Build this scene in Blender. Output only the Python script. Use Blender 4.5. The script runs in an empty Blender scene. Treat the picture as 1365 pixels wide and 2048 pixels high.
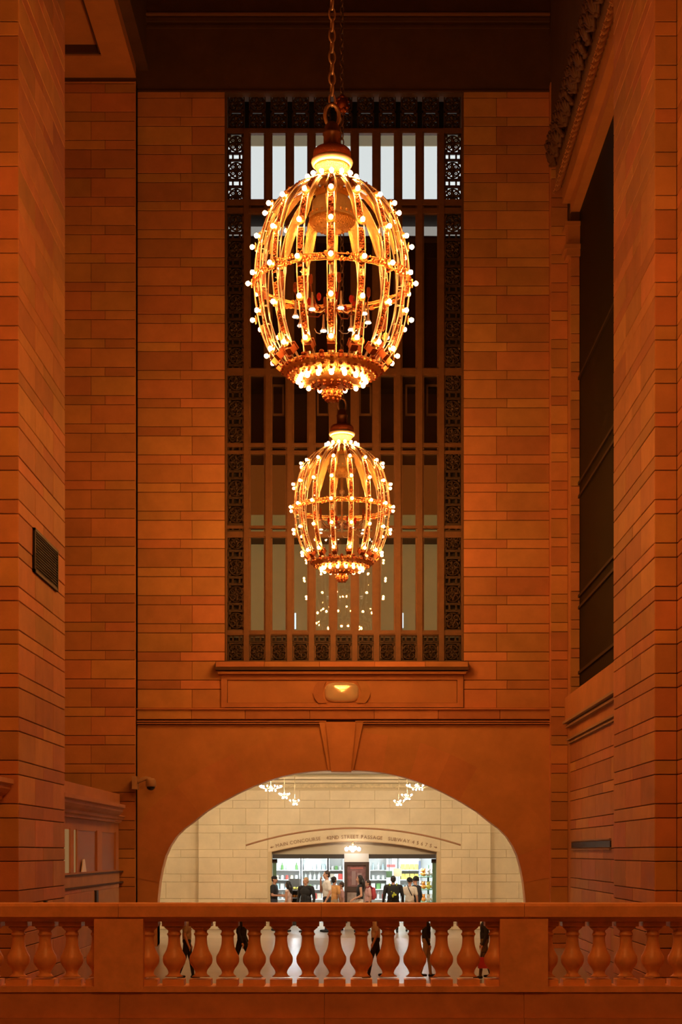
import bpy, bmesh, math, random
import numpy as np
from mathutils import Vector, Matrix, Euler

# ------------------------------------------------------------------ camera
FPX = 3350.0                      # focal length in pixels of the 1365 x 2048 frame
PX0, PY0 = 712.0, 1705.0          # principal point (vanishing point of the hall)
EYE = 1.6
scene = bpy.context.scene
col = scene.collection
cam_d = bpy.data.cameras.new('camera')
cam = bpy.data.objects.new('camera', cam_d)
col.objects.link(cam)
cam.location = (0, 0, EYE)
cam.rotation_euler = (math.pi / 2, 0, 0)
cam_d.sensor_fit = 'VERTICAL'
cam_d.sensor_height = 36.0
cam_d.lens = FPX / 2048.0 * 36.0
cam_d.shift_x = -(PX0 - 682.5) / 2048.0
cam_d.shift_y = (PY0 - 1024.0) / 2048.0
cam_d.clip_end = 300
scene.camera = cam

# ------------------------------------------------------------------ world, exposure
world = bpy.data.worlds.new('world')
scene.world = world
world.use_nodes = True
world.node_tree.nodes['Background'].inputs[0].default_value = (0.010, 0.006, 0.004, 1)
world.node_tree.nodes['Background'].inputs[1].default_value = 1.0
vs = scene.view_settings
vs.view_transform = 'Standard'
vs.look = 'None'
vs.gamma = 1.0
vs.use_curve_mapping = False
vs.exposure = 0.0
scene.cycles.max_bounces = 5
scene.cycles.diffuse_bounces = 3
scene.cycles.glossy_bounces = 3
scene.cycles.adaptive_threshold = 0.2
scene.cycles.transparent_max_bounces = 12
scene.cycles.sample_clamp_indirect = 4.0

WARM = (1.0, 0.36, 0.075)          # colour of the chandelier bulbs
BULB_L = 375.0                    # their radiance
CORE_W = 0.0

# lamps of the shop, and unseen ones added in the passage (defined here so that they can be tuned together)
PASSAGE_W, SHOP_W = 600.0, 300.0
PASSAGE_C, SHOP_C = (1.0, 0.85, 0.60), (0.86, 0.95, 1.0)

# ------------------------------------------------------------------ depths (metres along +Y)
D = 44.6        # back wall
D1 = 28.9       # front of the near piers
D2 = 33.5       # back of the near piers
DB = 19.2       # balustrade
DN, DF = 24.7, 39.8   # the chandeliers
DP = 51.0       # far wall of the passage
XL, XR = -5.82, 5.16  # sides of the hall

def PX(x, d): return (x - PX0) * d / FPX
def PZ(y, d): return EYE + (PY0 - y) * d / FPX

R = random.Random(7)

# ------------------------------------------------------------------ materials
MATS = {}
def mat(name, colr, rough=0.6, metal=0.0, var=0.0, noise=0.0, nscale=3.0, bump=0.0, bscale=40.0,
        emit=None, estr=0.0, spec=None, hue=0.0, trans=0.0):
    if name in MATS: return MATS[name]
    m = bpy.data.materials.new(name); m.use_nodes = True
    nt = m.node_tree; b = nt.nodes['Principled BSDF']
    b.inputs['Base Color'].default_value = (*colr, 1)
    b.inputs['Roughness'].default_value = rough
    b.inputs['Metallic'].default_value = metal
    if spec is not None: b.inputs['Specular IOR Level'].default_value = spec
    if trans: b.inputs['Transmission Weight'].default_value = trans
    if emit:
        b.inputs['Emission Color'].default_value = (*emit, 1)
        b.inputs['Emission Strength'].default_value = estr
    last = None
    if var or noise or hue:
        hs = nt.nodes.new('ShaderNodeHueSaturation')
        hs.inputs['Color'].default_value = (*colr, 1)
        val = None
        if var or hue:
            oi = nt.nodes.new('ShaderNodeObjectInfo')
            mr = nt.nodes.new('ShaderNodeMapRange')
            mr.inputs['To Min'].default_value = 1 - var; mr.inputs['To Max'].default_value = 1 + var
            nt.links.new(oi.outputs['Random'], mr.inputs['Value']); val = mr.outputs[0]
            if hue:
                mu = nt.nodes.new('ShaderNodeMath'); mu.operation = 'MULTIPLY'; mu.inputs[1].default_value = 7.31
                fr = nt.nodes.new('ShaderNodeMath'); fr.operation = 'FRACT'
                mh = nt.nodes.new('ShaderNodeMapRange')
                mh.inputs['To Min'].default_value = 0.5 - hue; mh.inputs['To Max'].default_value = 0.5 + hue
                nt.links.new(oi.outputs['Random'], mu.inputs[0]); nt.links.new(mu.outputs[0], fr.inputs[0])
                nt.links.new(fr.outputs[0], mh.inputs['Value']); nt.links.new(mh.outputs[0], hs.inputs['Hue'])
        if noise:
            ge = nt.nodes.new('ShaderNodeNewGeometry')
            nz = nt.nodes.new('ShaderNodeTexNoise'); nz.inputs['Scale'].default_value = nscale
            nz.inputs['Detail'].default_value = 5; nz.inputs['Roughness'].default_value = 0.65
            nt.links.new(ge.outputs['Position'], nz.inputs['Vector'])
            m2 = nt.nodes.new('ShaderNodeMapRange')
            m2.inputs['From Min'].default_value = 0.25; m2.inputs['From Max'].default_value = 0.75
            m2.inputs['To Min'].default_value = 1 - noise; m2.inputs['To Max'].default_value = 1 + noise
            nt.links.new(nz.outputs['Fac'], m2.inputs['Value'])
            if val is not None:
                mm = nt.nodes.new('ShaderNodeMath'); mm.operation = 'MULTIPLY'
                nt.links.new(val, mm.inputs[0]); nt.links.new(m2.outputs[0], mm.inputs[1]); val = mm.outputs[0]
            else: val = m2.outputs[0]
        if val is not None: nt.links.new(val, hs.inputs['Value'])
        nt.links.new(hs.outputs[0], b.inputs['Base Color'])
    if bump:
        ge = nt.nodes.new('ShaderNodeNewGeometry')
        nz = nt.nodes.new('ShaderNodeTexNoise'); nz.inputs['Scale'].default_value = bscale
        nz.inputs['Detail'].default_value = 4
        nt.links.new(ge.outputs['Position'], nz.inputs['Vector'])
        bp = nt.nodes.new('ShaderNodeBump'); bp.inputs['Strength'].default_value = bump
        bp.inputs['Distance'].default_value = 0.02
        nt.links.new(nz.outputs['Fac'], bp.inputs['Height'])
        nt.links.new(bp.outputs[0], b.inputs['Normal'])
    MATS[name] = m
    return m

def emat(name, colr, strength):
    if name in MATS: return MATS[name]
    m = bpy.data.materials.new(name); m.use_nodes = True
    nt = m.node_tree; nt.nodes.clear()
    e = nt.nodes.new('ShaderNodeEmission'); o = nt.nodes.new('ShaderNodeOutputMaterial')
    e.inputs[0].default_value = (*colr, 1); e.inputs[1].default_value = strength
    nt.links.new(e.outputs[0], o.inputs[0])
    MATS[name] = m
    return m

def glassmat(name, tint=(1, 1, 1), rough=0.0, boost=1.6):
    if name in MATS: return MATS[name]
    m = bpy.data.materials.new(name); m.use_nodes = True
    nt = m.node_tree; nt.nodes.clear()
    o = nt.nodes.new('ShaderNodeOutputMaterial'); mx = nt.nodes.new('ShaderNodeMixShader')
    t = nt.nodes.new('ShaderNodeBsdfTransparent'); g = nt.nodes.new('ShaderNodeBsdfGlossy')
    f = nt.nodes.new('ShaderNodeFresnel'); mu = nt.nodes.new('ShaderNodeMath'); mu.operation = 'MULTIPLY'
    f.inputs[0].default_value = 1.5; mu.inputs[1].default_value = boost; mu.use_clamp = True
    t.inputs[0].default_value = (*tint, 1); g.inputs['Roughness'].default_value = rough
    nt.links.new(f.outputs[0], mu.inputs[0]); nt.links.new(mu.outputs[0], mx.inputs[0])
    nt.links.new(t.outputs[0], mx.inputs[1]); nt.links.new(g.outputs[0], mx.inputs[2])
    nt.links.new(mx.outputs[0], o.inputs[0])
    MATS[name] = m
    return m

STONE_C = (0.50, 0.235, 0.092)
STONE = mat('caen_stone', STONE_C, 0.75, var=0.18, noise=0.15, nscale=1.7, hue=0.014, bump=0.10, bscale=30)
STONE_PLAIN = mat('caen_stone_plain', (0.47, 0.215, 0.085), 0.75, noise=0.16, nscale=0.9, bump=0.08, bscale=30)
STONE_SOFT = mat('arch_stone', (0.56, 0.26, 0.10), 0.75, var=0.05, noise=0.18, nscale=1.1, hue=0.006, bump=0.08, bscale=30)
STONE_PALE = mat('passage_stone', (0.66, 0.50, 0.29), 0.7, var=0.035, noise=0.12, nscale=1.6, bump=0.05)
MORTAR = mat('mortar', (0.085, 0.045, 0.025), 0.95)
MORTAR_PALE = mat('passage_mortar', (0.56, 0.41, 0.22), 0.9)
MARBLE = mat('balustrade_marble', (0.86, 0.45, 0.19), 0.38, noise=0.18, nscale=4, bump=0.03)
PLINTH = mat('plinth_marble', (0.70, 0.33, 0.14), 0.45, noise=0.2, nscale=2, bump=0.03)
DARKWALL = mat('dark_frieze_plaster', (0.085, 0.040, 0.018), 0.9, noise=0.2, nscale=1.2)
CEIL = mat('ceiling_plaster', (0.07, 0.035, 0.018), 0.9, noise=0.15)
BRONZE = mat('window_bronze', (0.15, 0.074, 0.032), 0.5, 0.2, noise=0.2, nscale=5)
BRONZE_D = mat('grille_bronze', (0.045, 0.026, 0.014), 0.55, 0.2, noise=0.3, nscale=14)
GLASS = glassmat('window_glass')
FLOORM = mat('marble_floor', (0.34, 0.25, 0.17), 0.28, noise=0.14, nscale=2.0)
GOLD = mat('gilt', (0.80, 0.50, 0.20), 0.30, 1.0)
GOLD_P = mat('pale_gilt', (0.96, 0.92, 0.82), 0.36, 0.85)
COPPER = mat('copper_leaf', (0.34, 0.10, 0.040), 0.40, 0.85, bump=0.4, bscale=60)
NICKEL = mat('nickel_rail', (0.92, 0.90, 0.86), 0.28, 1.0)
IRON = mat('dark_iron', (0.05, 0.04, 0.035), 0.45, 0.8)
BLACK = mat('black_paint', (0.012, 0.010, 0.009), 0.6)
BULB = emat('bulb_glow', WARM, BULB_L)
CREAM = mat('cream_opal', (0.50, 0.42, 0.24), 0.4, bump=.5, bscale=30)

# ------------------------------------------------------------------ mesh helper
class MB:
    def __init__(s): s.v = []; s.f = []; s.sm = []
    def add(s, vs_, fs, smooth=False):
        o = len(s.v); s.v += [tuple(p) for p in vs_]
        s.f += [tuple(i + o for i in f) for f in fs]; s.sm += [smooth] * len(fs); return s
    def box(s, x0, x1, y0, y1, z0, z1):
        v = [(x0, y0, z0), (x1, y0, z0), (x1, y1, z0), (x0, y1, z0), (x0, y0, z1), (x1, y0, z1), (x1, y1, z1), (x0, y1, z1)]
        return s.add(v, [(0, 3, 2, 1), (4, 5, 6, 7), (0, 1, 5, 4), (1, 2, 6, 5), (2, 3, 7, 6), (3, 0, 4, 7)])
    def cbox(s, c, d): 
        return s.box(c[0]-d[0]/2, c[0]+d[0]/2, c[1]-d[1]/2, c[1]+d[1]/2, c[2]-d[2]/2, c[2]+d[2]/2)
    def lathe(s, prof, n=24, c=(0, 0, 0), caps=True, smooth=True):
        vs_ = []; fs = []
        for r, z in prof:
            for i in range(n):
                a = 2 * math.pi * i / n
                vs_.append((c[0] + r * math.cos(a), c[1] + r * math.sin(a), c[2] + z))
        m = len(prof)
        for j in range(m - 1):
            for i in range(n):
                k = (i + 1) % n
                fs.append((j*n+i, j*n+k, (j+1)*n+k, (j+1)*n+i))
        if prof[-1][1] < prof[0][1]: fs = [f[::-1] for f in fs]
        if caps:
            a, b = tuple(range(n)), tuple(range((m-1)*n, m*n))
            up = prof[-1][1] >= prof[0][1]
            fs.append(a[::-1] if up else a); fs.append(b if up else b[::-1])
        return s.add(vs_, fs, smooth)
    def tube(s, pts, r, n=6, closed=False, smooth=True):
        pts = [Vector(p) for p in pts]; N = len(pts)
        rr = r if isinstance(r, (list, tuple)) else [r] * N
        vs_ = []; fs = []; up = None
        for i, p in enumerate(pts):
            if closed: t = pts[(i+1) % N] - pts[i-1]
            else: t = pts[min(i+1, N-1)] - pts[max(i-1, 0)]
            t = t.normalized() if t.length > 1e-9 else Vector((0, 0, 1))
            if up is None:
                a = Vector((0, 0, 1)) if abs(t.z) < 0.9 else Vector((1, 0, 0))
                up = (a - t * a.dot(t)).normalized()
            else:
                up = up - t * up.dot(t)
                up = up.normalized() if up.length > 1e-6 else Vector((1, 0, 0))
            w = t.cross(up)
            for k in range(n):
                a = 2 * math.pi * k / n
                vs_.append(p + (up * math.cos(a) + w * math.sin(a)) * rr[i])
        for i in range(N if closed else N - 1):
            j = (i + 1) % N
            for k in range(n):
                l = (k + 1) % n
                fs.append((i*n+k, i*n+l, j*n+l, j*n+k))
        if not closed:
            fs.append(tuple(range(n))[::-1]); fs.append(tuple(range((N-1)*n, N*n)))
        return s.add(vs_, fs, smooth)
    def sphere(s, c, r, n=10, m=6):
        rx, ry, rz = r if isinstance(r, (tuple, list)) else (r, r, r)
        vs_ = [(c[0], c[1], c[2] - rz)]; fs = []
        for j in range(1, m):
            t = -math.pi/2 + math.pi * j / m
            for i in range(n):
                a = 2 * math.pi * i / n
                vs_.append((c[0] + rx*math.cos(t)*math.cos(a), c[1] + ry*math.cos(t)*math.sin(a), c[2] + rz*math.sin(t)))
        vs_.append((c[0], c[1], c[2] + rz)); L = len(vs_) - 1
        for i in range(n): fs.append((0, 1 + (i+1) % n, 1 + i))
        for j in range(m - 2):
            for i in range(n):
                k = (i+1) % n
                fs.append((1+j*n+i, 1+j*n+k, 1+(j+1)*n+k, 1+(j+1)*n+i))
        b = 1 + (m-2)*n
        for i in range(n): fs.append((b+i, b+(i+1) % n, L))
        return s.add(vs_, fs, True)
    def prism(s, poly, y0, y1):
        """polygon in x,z (counter-clockwise seen from -Y) extruded from y0 (front) to y1"""
        n = len(poly)
        vs_ = [(x, y0, z) for x, z in poly] + [(x, y1, z) for x, z in poly]
        fs = [tuple(range(n)), tuple(range(n, 2*n))[::-1]] + [((i+1) % n, i, n+i, n+(i+1) % n) for i in range(n)]
        return s.add(vs_, fs)
    def profile_y(s, prof, y0, y1):
        """profile of (x,z) points swept along y, capped"""
        return s.prism(prof, y0, y1)
    def columns(s, pts, ztop, y0, y1):
        """plate whose lower edge follows pts [(x,z)...]; solid from there to ztop"""
        n = len(pts)
        vs_ = []
        for x, z in pts: vs_ += [(x, y0, z), (x, y0, ztop), (x, y1, z), (x, y1, ztop)]
        fs = []
        for i in range(n - 1):
            a, b = 4*i, 4*i+4
            fs += [(a, b, b+1, a+1), (b+2, a+2, a+3, b+3), (a, a+2, b+2, b), (a+1, b+1, b+3, a+3)]
        fs += [(0, 1, 3, 2), (4*n-4, 4*n-2, 4*n-1, 4*n-3)]
        return s.add(vs_, fs)
    def xform(s, M, start=0):
        for i in range(start, len(s.v)): s.v[i] = tuple(M @ Vector(s.v[i]))
        return s
    def mesh(s, name, m=None):
        me = bpy.data.meshes.new(name)
        me.from_pydata(s.v, [], s.f)
        if any(s.sm): me.polygons.foreach_set('use_smooth', s.sm)
        if m: me.materials.append(m)
        me.update(); return me
    def build(s, name, m, parent=None):
        return link(name, s.mesh(name, m), parent)

def link(name, me, parent=None, loc=None, rot=None, scale=None):
    o = bpy.data.objects.new(name, me); col.objects.link(o)
    if parent is not None: o.parent = parent
    if loc is not None: o.location = loc
    if rot is not None: o.rotation_euler = rot
    if scale is not None: o.scale = scale
    return o
def tag(o, label=None, cat=None, group=None, kind=None):
    if label: o['label'] = label
    if cat: o['category'] = cat
    if group: o['group'] = group
    if kind: o['kind'] = kind
    return o
def struct(o, label, cat): return tag(o, label, cat, kind='structure')
def empty(name, loc=(0, 0, 0), rz=0.0):
    o = bpy.data.objects.new(name, None); col.objects.link(o)
    o.location = loc; o.rotation_euler = (0, 0, rz); o.empty_display_size = 0.1
    return o
def copy_tree(o, parent=None):
    c = o.copy(); col.objects.link(c)
    if parent is not None: c.parent = parent
    for ch in list(o.children):
        copy_tree(ch, c)
    return c
def area(name, loc, size, power, colr, rot=(0, 0, 0), sy=None, parent=None):
    l = bpy.data.lights.new(name, 'AREA'); l.energy = power; l.color = colr; l.size = size
    if sy: l.shape = 'RECTANGLE'; l.size_y = sy
    o = bpy.data.objects.new(name, l); col.objects.link(o); o.location = loc; o.rotation_euler = rot
    if parent: o.parent = parent
    return o

# ------------------------------------------------------------------ masonry
TALL, PAIR, ZTOP = 0.505, 0.750, 14.195
def courses(z0, z1):
    out = []
    for k in range(-16, 26):
        t = ZTOP - k * PAIR
        for a, b, tall in ((t - TALL, t, True), (t - PAIR, t - TALL, False)):
            a2, b2 = max(a, z0), min(b, z1)
            if b2 - a2 > 0.05: out.append((a2, b2, tall))
    return out
BLK = {}
def block_mesh(w, h, m, dep=0.06, ch=0.008):
    key = (round(w, 3), round(h, 3), m.name, dep)
    if key in BLK: return BLK[key]
    x, z = w / 2, h / 2
    v = [(-x, dep, -z), (x, dep, -z), (x, dep, z), (-x, dep, z),
         (-x, ch, -z), (x, ch, -z), (x, ch, z), (-x, ch, z),
         (-x+ch, 0, -z+ch), (x-ch, 0, -z+ch), (x-ch, 0, z-ch), (-x+ch, 0, z-ch)]
    f = [(8, 9, 10, 11)]
    for i in range(4):
        j = (i + 1) % 4
        f += [(4+i, 4+j, 8+j, 8+i), (i, j, 4+j, 4+i)]
    me = bpy.data.meshes.new('stone_block'); me.from_pydata(v, [], f); me.materials.append(m); me.update()
    BLK[key] = me
    return me
def masonry(parent, org, rz, u0, u1, z0, z1, cuts_t, cuts_s, m=STONE, gh=0.016, gv=0.008, name='stone_block', jitter=0.0):
    """blocks on a plane; org=(x,y) of local u=0, front face looks along local -Y"""
    c, s = math.cos(rz), math.sin(rz)
    for a, b, tall in courses(z0, z1):
        cs = [u0] + [q for q in (cuts_t if tall else cuts_s) if u0 + 0.05 < q < u1 - 0.05] + [u1]
        for i in range(len(cs) - 1):
            w = cs[i+1] - cs[i] - gv; h = b - a - gh
            if w < 0.03 or h < 0.03: continue
            u = (cs[i] + cs[i+1]) / 2; dy = R.uniform(-1, 1) * jitter
            link(name, block_mesh(w, h, m), parent, (org[0] + c*u - s*dy, org[1] + s*u + c*dy, (a + b) / 2), (0, 0, rz))
# ================================================================== floors
fl = MB().box(-7.5, 7.5, 46, 58, -0.95, -0.75)
o = fl.build('floor', FLOORM); struct(o, 'polished beige marble floor of the bright passage', 'floor')
rp = MB()
zr = lambda y: -0.75 - 0.11 * (46 - y)
rp.add([(-9.6, 19.4, zr(19.4)), (9.6, 19.4, zr(19.4)), (9.6, 46, -0.75), (-9.6, 46, -0.75),
        (-9.6, 19.4, zr(19.4)-.2), (9.6, 19.4, zr(19.4)-.2), (9.6, 46, -0.95), (-9.6, 46, -0.95)],
       [(0, 1, 2, 3), (7, 6, 5, 4), (0, 4, 5, 1), (1, 5, 6, 2), (2, 6, 7, 3), (3, 7, 4, 0)])
o = rp.build('floor_ramp', FLOORM); struct(o, 'sloping marble ramp behind the balustrade', 'floor')
o = MB().box(-6.2, 5.55, -4, 13.5, -0.2, 0).build('floor_gallery', FLOORM)
struct(o, 'marble gallery floor under the viewer', 'floor')

# ================================================================== back wall
TCL = [PX(384, D)]; SCL = [PX(361, D)]
TCR = [PX(994, D)]; SCR = [PX(1015, D)]
WX0, WX1 = PX(450, D), PX(928, D)          # window opening
WZ0, WZ1 = PZ(1325, D), PZ(185, D)
ZM1, ZM0 = PZ(1418, D), PZ(1450, D)        # string course
ARCH_PTS = [(315, 1830), (315.5, 1798), (319, 1765), (324, 1738), (331, 1712), (340, 1692), (353, 1672), (369, 1656.5), (388, 1642.5),
            (412, 1623), (441, 1605), (476, 1586.5), (505, 1573), (534, 1562), (563, 1553), (593, 1546.5), (622, 1542.5), (652, 1540.5), (683.5, 1540)]
half = [((x - 683.5) * D / FPX, PZ(y, D)) for x, y in ARCH_PTS]
ACX = PX(683.5, D)
arch = [(ACX + x, z) for x, z in half] + [(ACX - x, z) for x, z in half[-2::-1]]
arch = [(arch[0][0], -1.2)] + arch + [(arch[-1][0], -1.2)]
BW = 0.55
wb = MB()
f0 = D + 0.025
wb.box(XL - .3, WX0, f0, D + BW, ZM0, 21.95)
wb.box(WX1, XR + .6, f0, D + BW, ZM0, 21.95)
wb.box(WX0, WX1, f0, D + BW, WZ1, 21.95)
wb.box(WX0, WX1, f0, D + BW, ZM0, WZ0)
back = wb.build('wall_back', MORTAR)
struct(back, 'warm stone back wall holding the tall window above the arch', 'wall')
masonry(back, (0, D), 0, XL, WX0, ZM1, 21.9, TCL, SCL)
masonry(back, (0, D), 0, WX1, XR, ZM1, 21.9, TCR, SCR)
# lower wall with the arched opening
ar = MB()
ar.box(XL - .3, arch[0][0], D, D + BW, -1.5, ZM0)
ar.box(arch[-1][0], XR + .6, D, D + BW, -1.5, ZM0)
ar.columns(arch, ZM0, D, D + BW)
aw = ar.build('arch_wall', STONE_SOFT, back)
# voussoirs, slightly proud of the spandrels
av = [(ACX + x, z) for x, z in half[2:]] + [(ACX - x, z) for x, z in half[-2:1:-1]]
def resample(pts, n):
    L = [0]
    for i in range(1, len(pts)): L.append(L[-1] + math.dist(pts[i], pts[i-1]))
    out = []
    for k in range(n + 1):
        t = L[-1] * k / n; j = 0
        while j < len(L) - 2 and L[j+1] < t: j += 1
        q = (t - L[j]) / max(1e-9, L[j+1] - L[j])
        out.append((pts[j][0] + (pts[j+1][0]-pts[j][0]) * q, pts[j][1] + (pts[j+1][1]-pts[j][1]) * q))
    return out
NV = 17
rs = resample(av, NV * 4)
cx0, cz0 = ACX, PZ(1840, D)
def outer(p):
    # offset along the local normal by about one metre
    i = min(range(len(rs)), key=lambda k: math.dist(rs[k], p))
    a, b = rs[max(i-1, 0)], rs[min(i+1, len(rs)-1)]
    tx, tz = b[0]-a[0], b[1]-a[1]; l = math.hypot(tx, tz)
    return (p[0] - tz / l * 1.0, p[1] + tx / l * 1.0)
for k in range(NV):
    if k == NV // 2: continue
    seg = rs[k*4:k*4+5]
    ctr = [(a, outer(a)) for a in seg]
    inn = [c[0] for c in ctr]; out_ = [(c[1][0], min(c[1][1], ZM0 - 0.02)) for c in ctr]
    mx = sum(p[0] for p in inn + out_) / 10; mz = sum(p[1] for p in inn + out_) / 10
    sh = lambda p: (mx + (p[0]-mx) * 0.996, mz + (p[1]-mz) * 0.996)
    poly = [sh(p) for p in inn] + [sh(p) for p in out_[::-1]]
    poly = poly[::-1]
    area2 = sum(poly[i][0]*poly[(i+1) % 10][1] - poly[(i+1) % 10][0]*poly[i][1] for i in range(10))
    if area2 < 0: poly = poly[::-1]
    b = MB().prism([(x - mx, z - mz) for x, z in poly], 0, 0.05)
    v = b.build('voussoir', STONE_SOFT, aw); v.location = (mx, D - 0.012, mz)
# keystone with its side wedges
kz1, kz0 = PZ(1445, D), PZ(1541, D)
def X(x): return PX(x, D)
def Z(y): return PZ(y, D)
k = MB().prism([(X(663), kz0 - .03), (X(703), kz0 - .03), (X(712), kz1), (X(652), kz1)], D - .22, D + BW - .1).build('keystone', STONE_SOFT, aw)
MB().prism([(X(657), kz0), (X(663), kz0), (X(653), kz1), (X(639), kz1)], D - .12, D + .2).build('keystone_wedge', STONE_SOFT, aw)
MB().prism([(X(703), kz0), (X(707), kz0), (X(727), kz1), (X(712), kz1)], D - .12, D + .2).build('keystone_wedge', STONE_SOFT, aw)
# string course (blocks and mouldings)
tr = MB()
tr.box(XL, XR, D - .04, D + .03, ZM0 + .12, ZM1 - .0)
t1 = tr.build('trim_1', MORTAR); struct(t1, 'stone string course moulding above the arch', 'moulding')
xs = [275, 384, 491, 620, 749, 877, 1000, 1100]
for a, b in zip(xs[:-1], xs[1:]):
    w = X(b) - X(a) - .008
    link('stone_block', block_mesh(w, ZM1 - ZM0 - .16, STONE, 0.12), t1, ((X(a)+X(b))/2, D - .10, (ZM1 + ZM0 + .14) / 2))
for (xa, xb) in ((XL, X(653)), (X(711), XR)):
    MB().box(xa, xb, D - .13, D + .02, ZM0 + .075, ZM0 + .105).build('moulding_fillet', STONE_PLAIN, t1)
    MB().box(xa, xb, D - .10, D + .02, ZM0 + .02, ZM0 + .055).build('moulding_fillet', STONE_PLAIN, t1)
MB().box(XL, XR, D - .16, D + .02, ZM1 - .025, ZM1 + .01).build('moulding_cap', STONE, t1)
# window sill
sl = MB().prism([(X(433), Z(1342)), (X(936), Z(1342)), (X(938), Z(1336)), (X(936), Z(1325)), (X(433), Z(1325)), (X(431), Z(1336))], D - .28, D + .3)
sill = sl.build('trim_2', MORTAR); struct(sill, 'projecting stone sill under the tall window', 'sill')
for a, b in zip([433, 530, 640, 750, 850], [530, 640, 750, 850, 936]):
    w = X(b) - X(a) - .006
    link('stone_block', block_mesh(w, .14, STONE, 0.3), sill, ((X(a)+X(b))/2, D - .30, Z(1331)))
MB().box(X(437), X(932), D - .20, D + .1, Z(1349), Z(1344)).build('moulding_fillet', STONE_PLAIN, sill)
# panel below the sill
pn = MB()
pn.box(X(443), X(455), D - .06, D + .05, Z(1415), Z(1348)).box(X(915), X(927), D - .06, D + .05, Z(1415), Z(1348))
pn.box(X(455), X(915), D - .06, D + .05, Z(1360), Z(1348)).box(X(455), X(915), D - .06, D + .05, Z(1415), Z(1406))
pf = pn.build('trim_3', STONE); struct(pf, 'stone panel frame with a round glass boss under the sill', 'panel')
MB().box(X(456), X(914), D - .015, D + .05, Z(1405.4), Z(1360.6)).build('recessed_panel', STONE_PLAIN, pf)
# the glass boss with its stone collars
def ring_arc(cx, cz, rx, rz_, w, t0, t1, n, y0, y1):
    b = MB(); p = []
    for i in range(n + 1):
        a = t0 + (t1 - t0) * i / n
        p.append((a, i))
    for i in range(n):
        a, c = t0 + (t1-t0)*i/n, t0 + (t1-t0)*(i+1)/n
        q = [(cx + (rx+w)*math.cos(a), cz + (rz_)*math.sin(a)), (cx + (rx+w)*math.cos(c), cz + (rz_)*math.sin(c)),
             (cx + rx*math.cos(c), cz + rz_*math.sin(c)), (cx + rx*math.cos(a), cz + rz_*math.sin(a))]
        ar_ = sum(q[j][0]*q[(j+1) % 4][1] - q[(j+1) % 4][0]*q[j][1] for j in range(4))
        if ar_ < 0: q = q[::-1]
        b.prism(q, y0, y1)
    return b
bx, bz = X(684), Z(1385)
for s in (0, 1):
    t0 = -0.62 + s * math.pi; t1_ = 0.62 + s * math.pi
    b = MB(); n = 10; q = []
    for i in range(n + 1):
        a = t0 + (t1_ - t0) * i / n; q.append((bx + .50*math.cos(a), bz + .50*math.sin(a)))
    for i in range(n, -1, -1):
        a = t0 + (t1_ - t0) * i / n; q.append((bx + .76*math.cos(a), bz + .50*math.sin(a)))
    ar_ = sum(q[j][0]*q[(j+1) % len(q)][1] - q[(j+1) % len(q)][0]*q[j][1] for j in range(len(q)))
    if ar_ < 0: q = q[::-1]
    b.prism(q, D - .09, D + .03); b.build('boss_collar', STONE, pf)
bm_ = MB()
n, m = 28, 8
vs_ = []; fs = []
for j in range(m + 1):
    t = j / m
    for i in range(n):
        a = 2*math.pi*i/n
        # squarish oval
        ca, sa = math.cos(a), math.sin(a)
        e = 0.62
        px = math.copysign(abs(ca)**e, ca) * .455; pz = math.copysign(abs(sa)**e, sa) * .275
        k_ = math.sin(t * math.pi / 2)
        vs_.append((bx + px * (1 - t*t) if t < 1 else bx, D - .02 - .16 * k_, bz + pz * (1 - t*t) if t < 1 else bz))
for j in range(m):
    for i in range(n):
        k2 = (i+1) % n
        fs.append((j*n+i, j*n+k2, (j+1)*n+k2, (j+1)*n+i))
bm_.add(vs_, fs, True)
boss = bm_.build('glass_boss', mat('boss_glass', (0.95, 0.85, 0.62), 0.16, 0.45), pf)
boss['label'] = 'domed amber glass boss'

# dark frieze above the wall
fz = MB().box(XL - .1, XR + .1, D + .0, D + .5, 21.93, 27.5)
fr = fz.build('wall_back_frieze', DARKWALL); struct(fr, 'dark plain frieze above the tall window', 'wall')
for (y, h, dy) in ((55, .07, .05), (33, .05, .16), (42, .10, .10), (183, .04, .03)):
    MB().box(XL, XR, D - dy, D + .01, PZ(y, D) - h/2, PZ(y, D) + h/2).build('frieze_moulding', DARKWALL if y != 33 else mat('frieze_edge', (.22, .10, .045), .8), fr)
o = MB().box(-9.8, 9.8, -4, D + .5, 27.3, 27.6).build('ceiling', CEIL); struct(o, 'dark plaster ceiling high above the hall', 'ceiling')

# ================================================================== left end wall of the bay (behind the near pier)
DL = D - 0.30
lw = MB().box(-9.6, XL, DL + .025, D + .5, -1.6, 22.1)
wl = lw.build('wall_left_end', MORTAR); struct(wl, 'greyer stone wall behind the left pier beside the window wall', 'wall')
masonry(wl, (0, DL), 0, -8.6, XL, -1.2, 22.0, [PX(182, DL)], [PX(210, DL)])
MB().box(XL - .035, XL, DL + .005, D + .02, -1.2, 22.0).build('strip_edge', STONE, wl)
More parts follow.
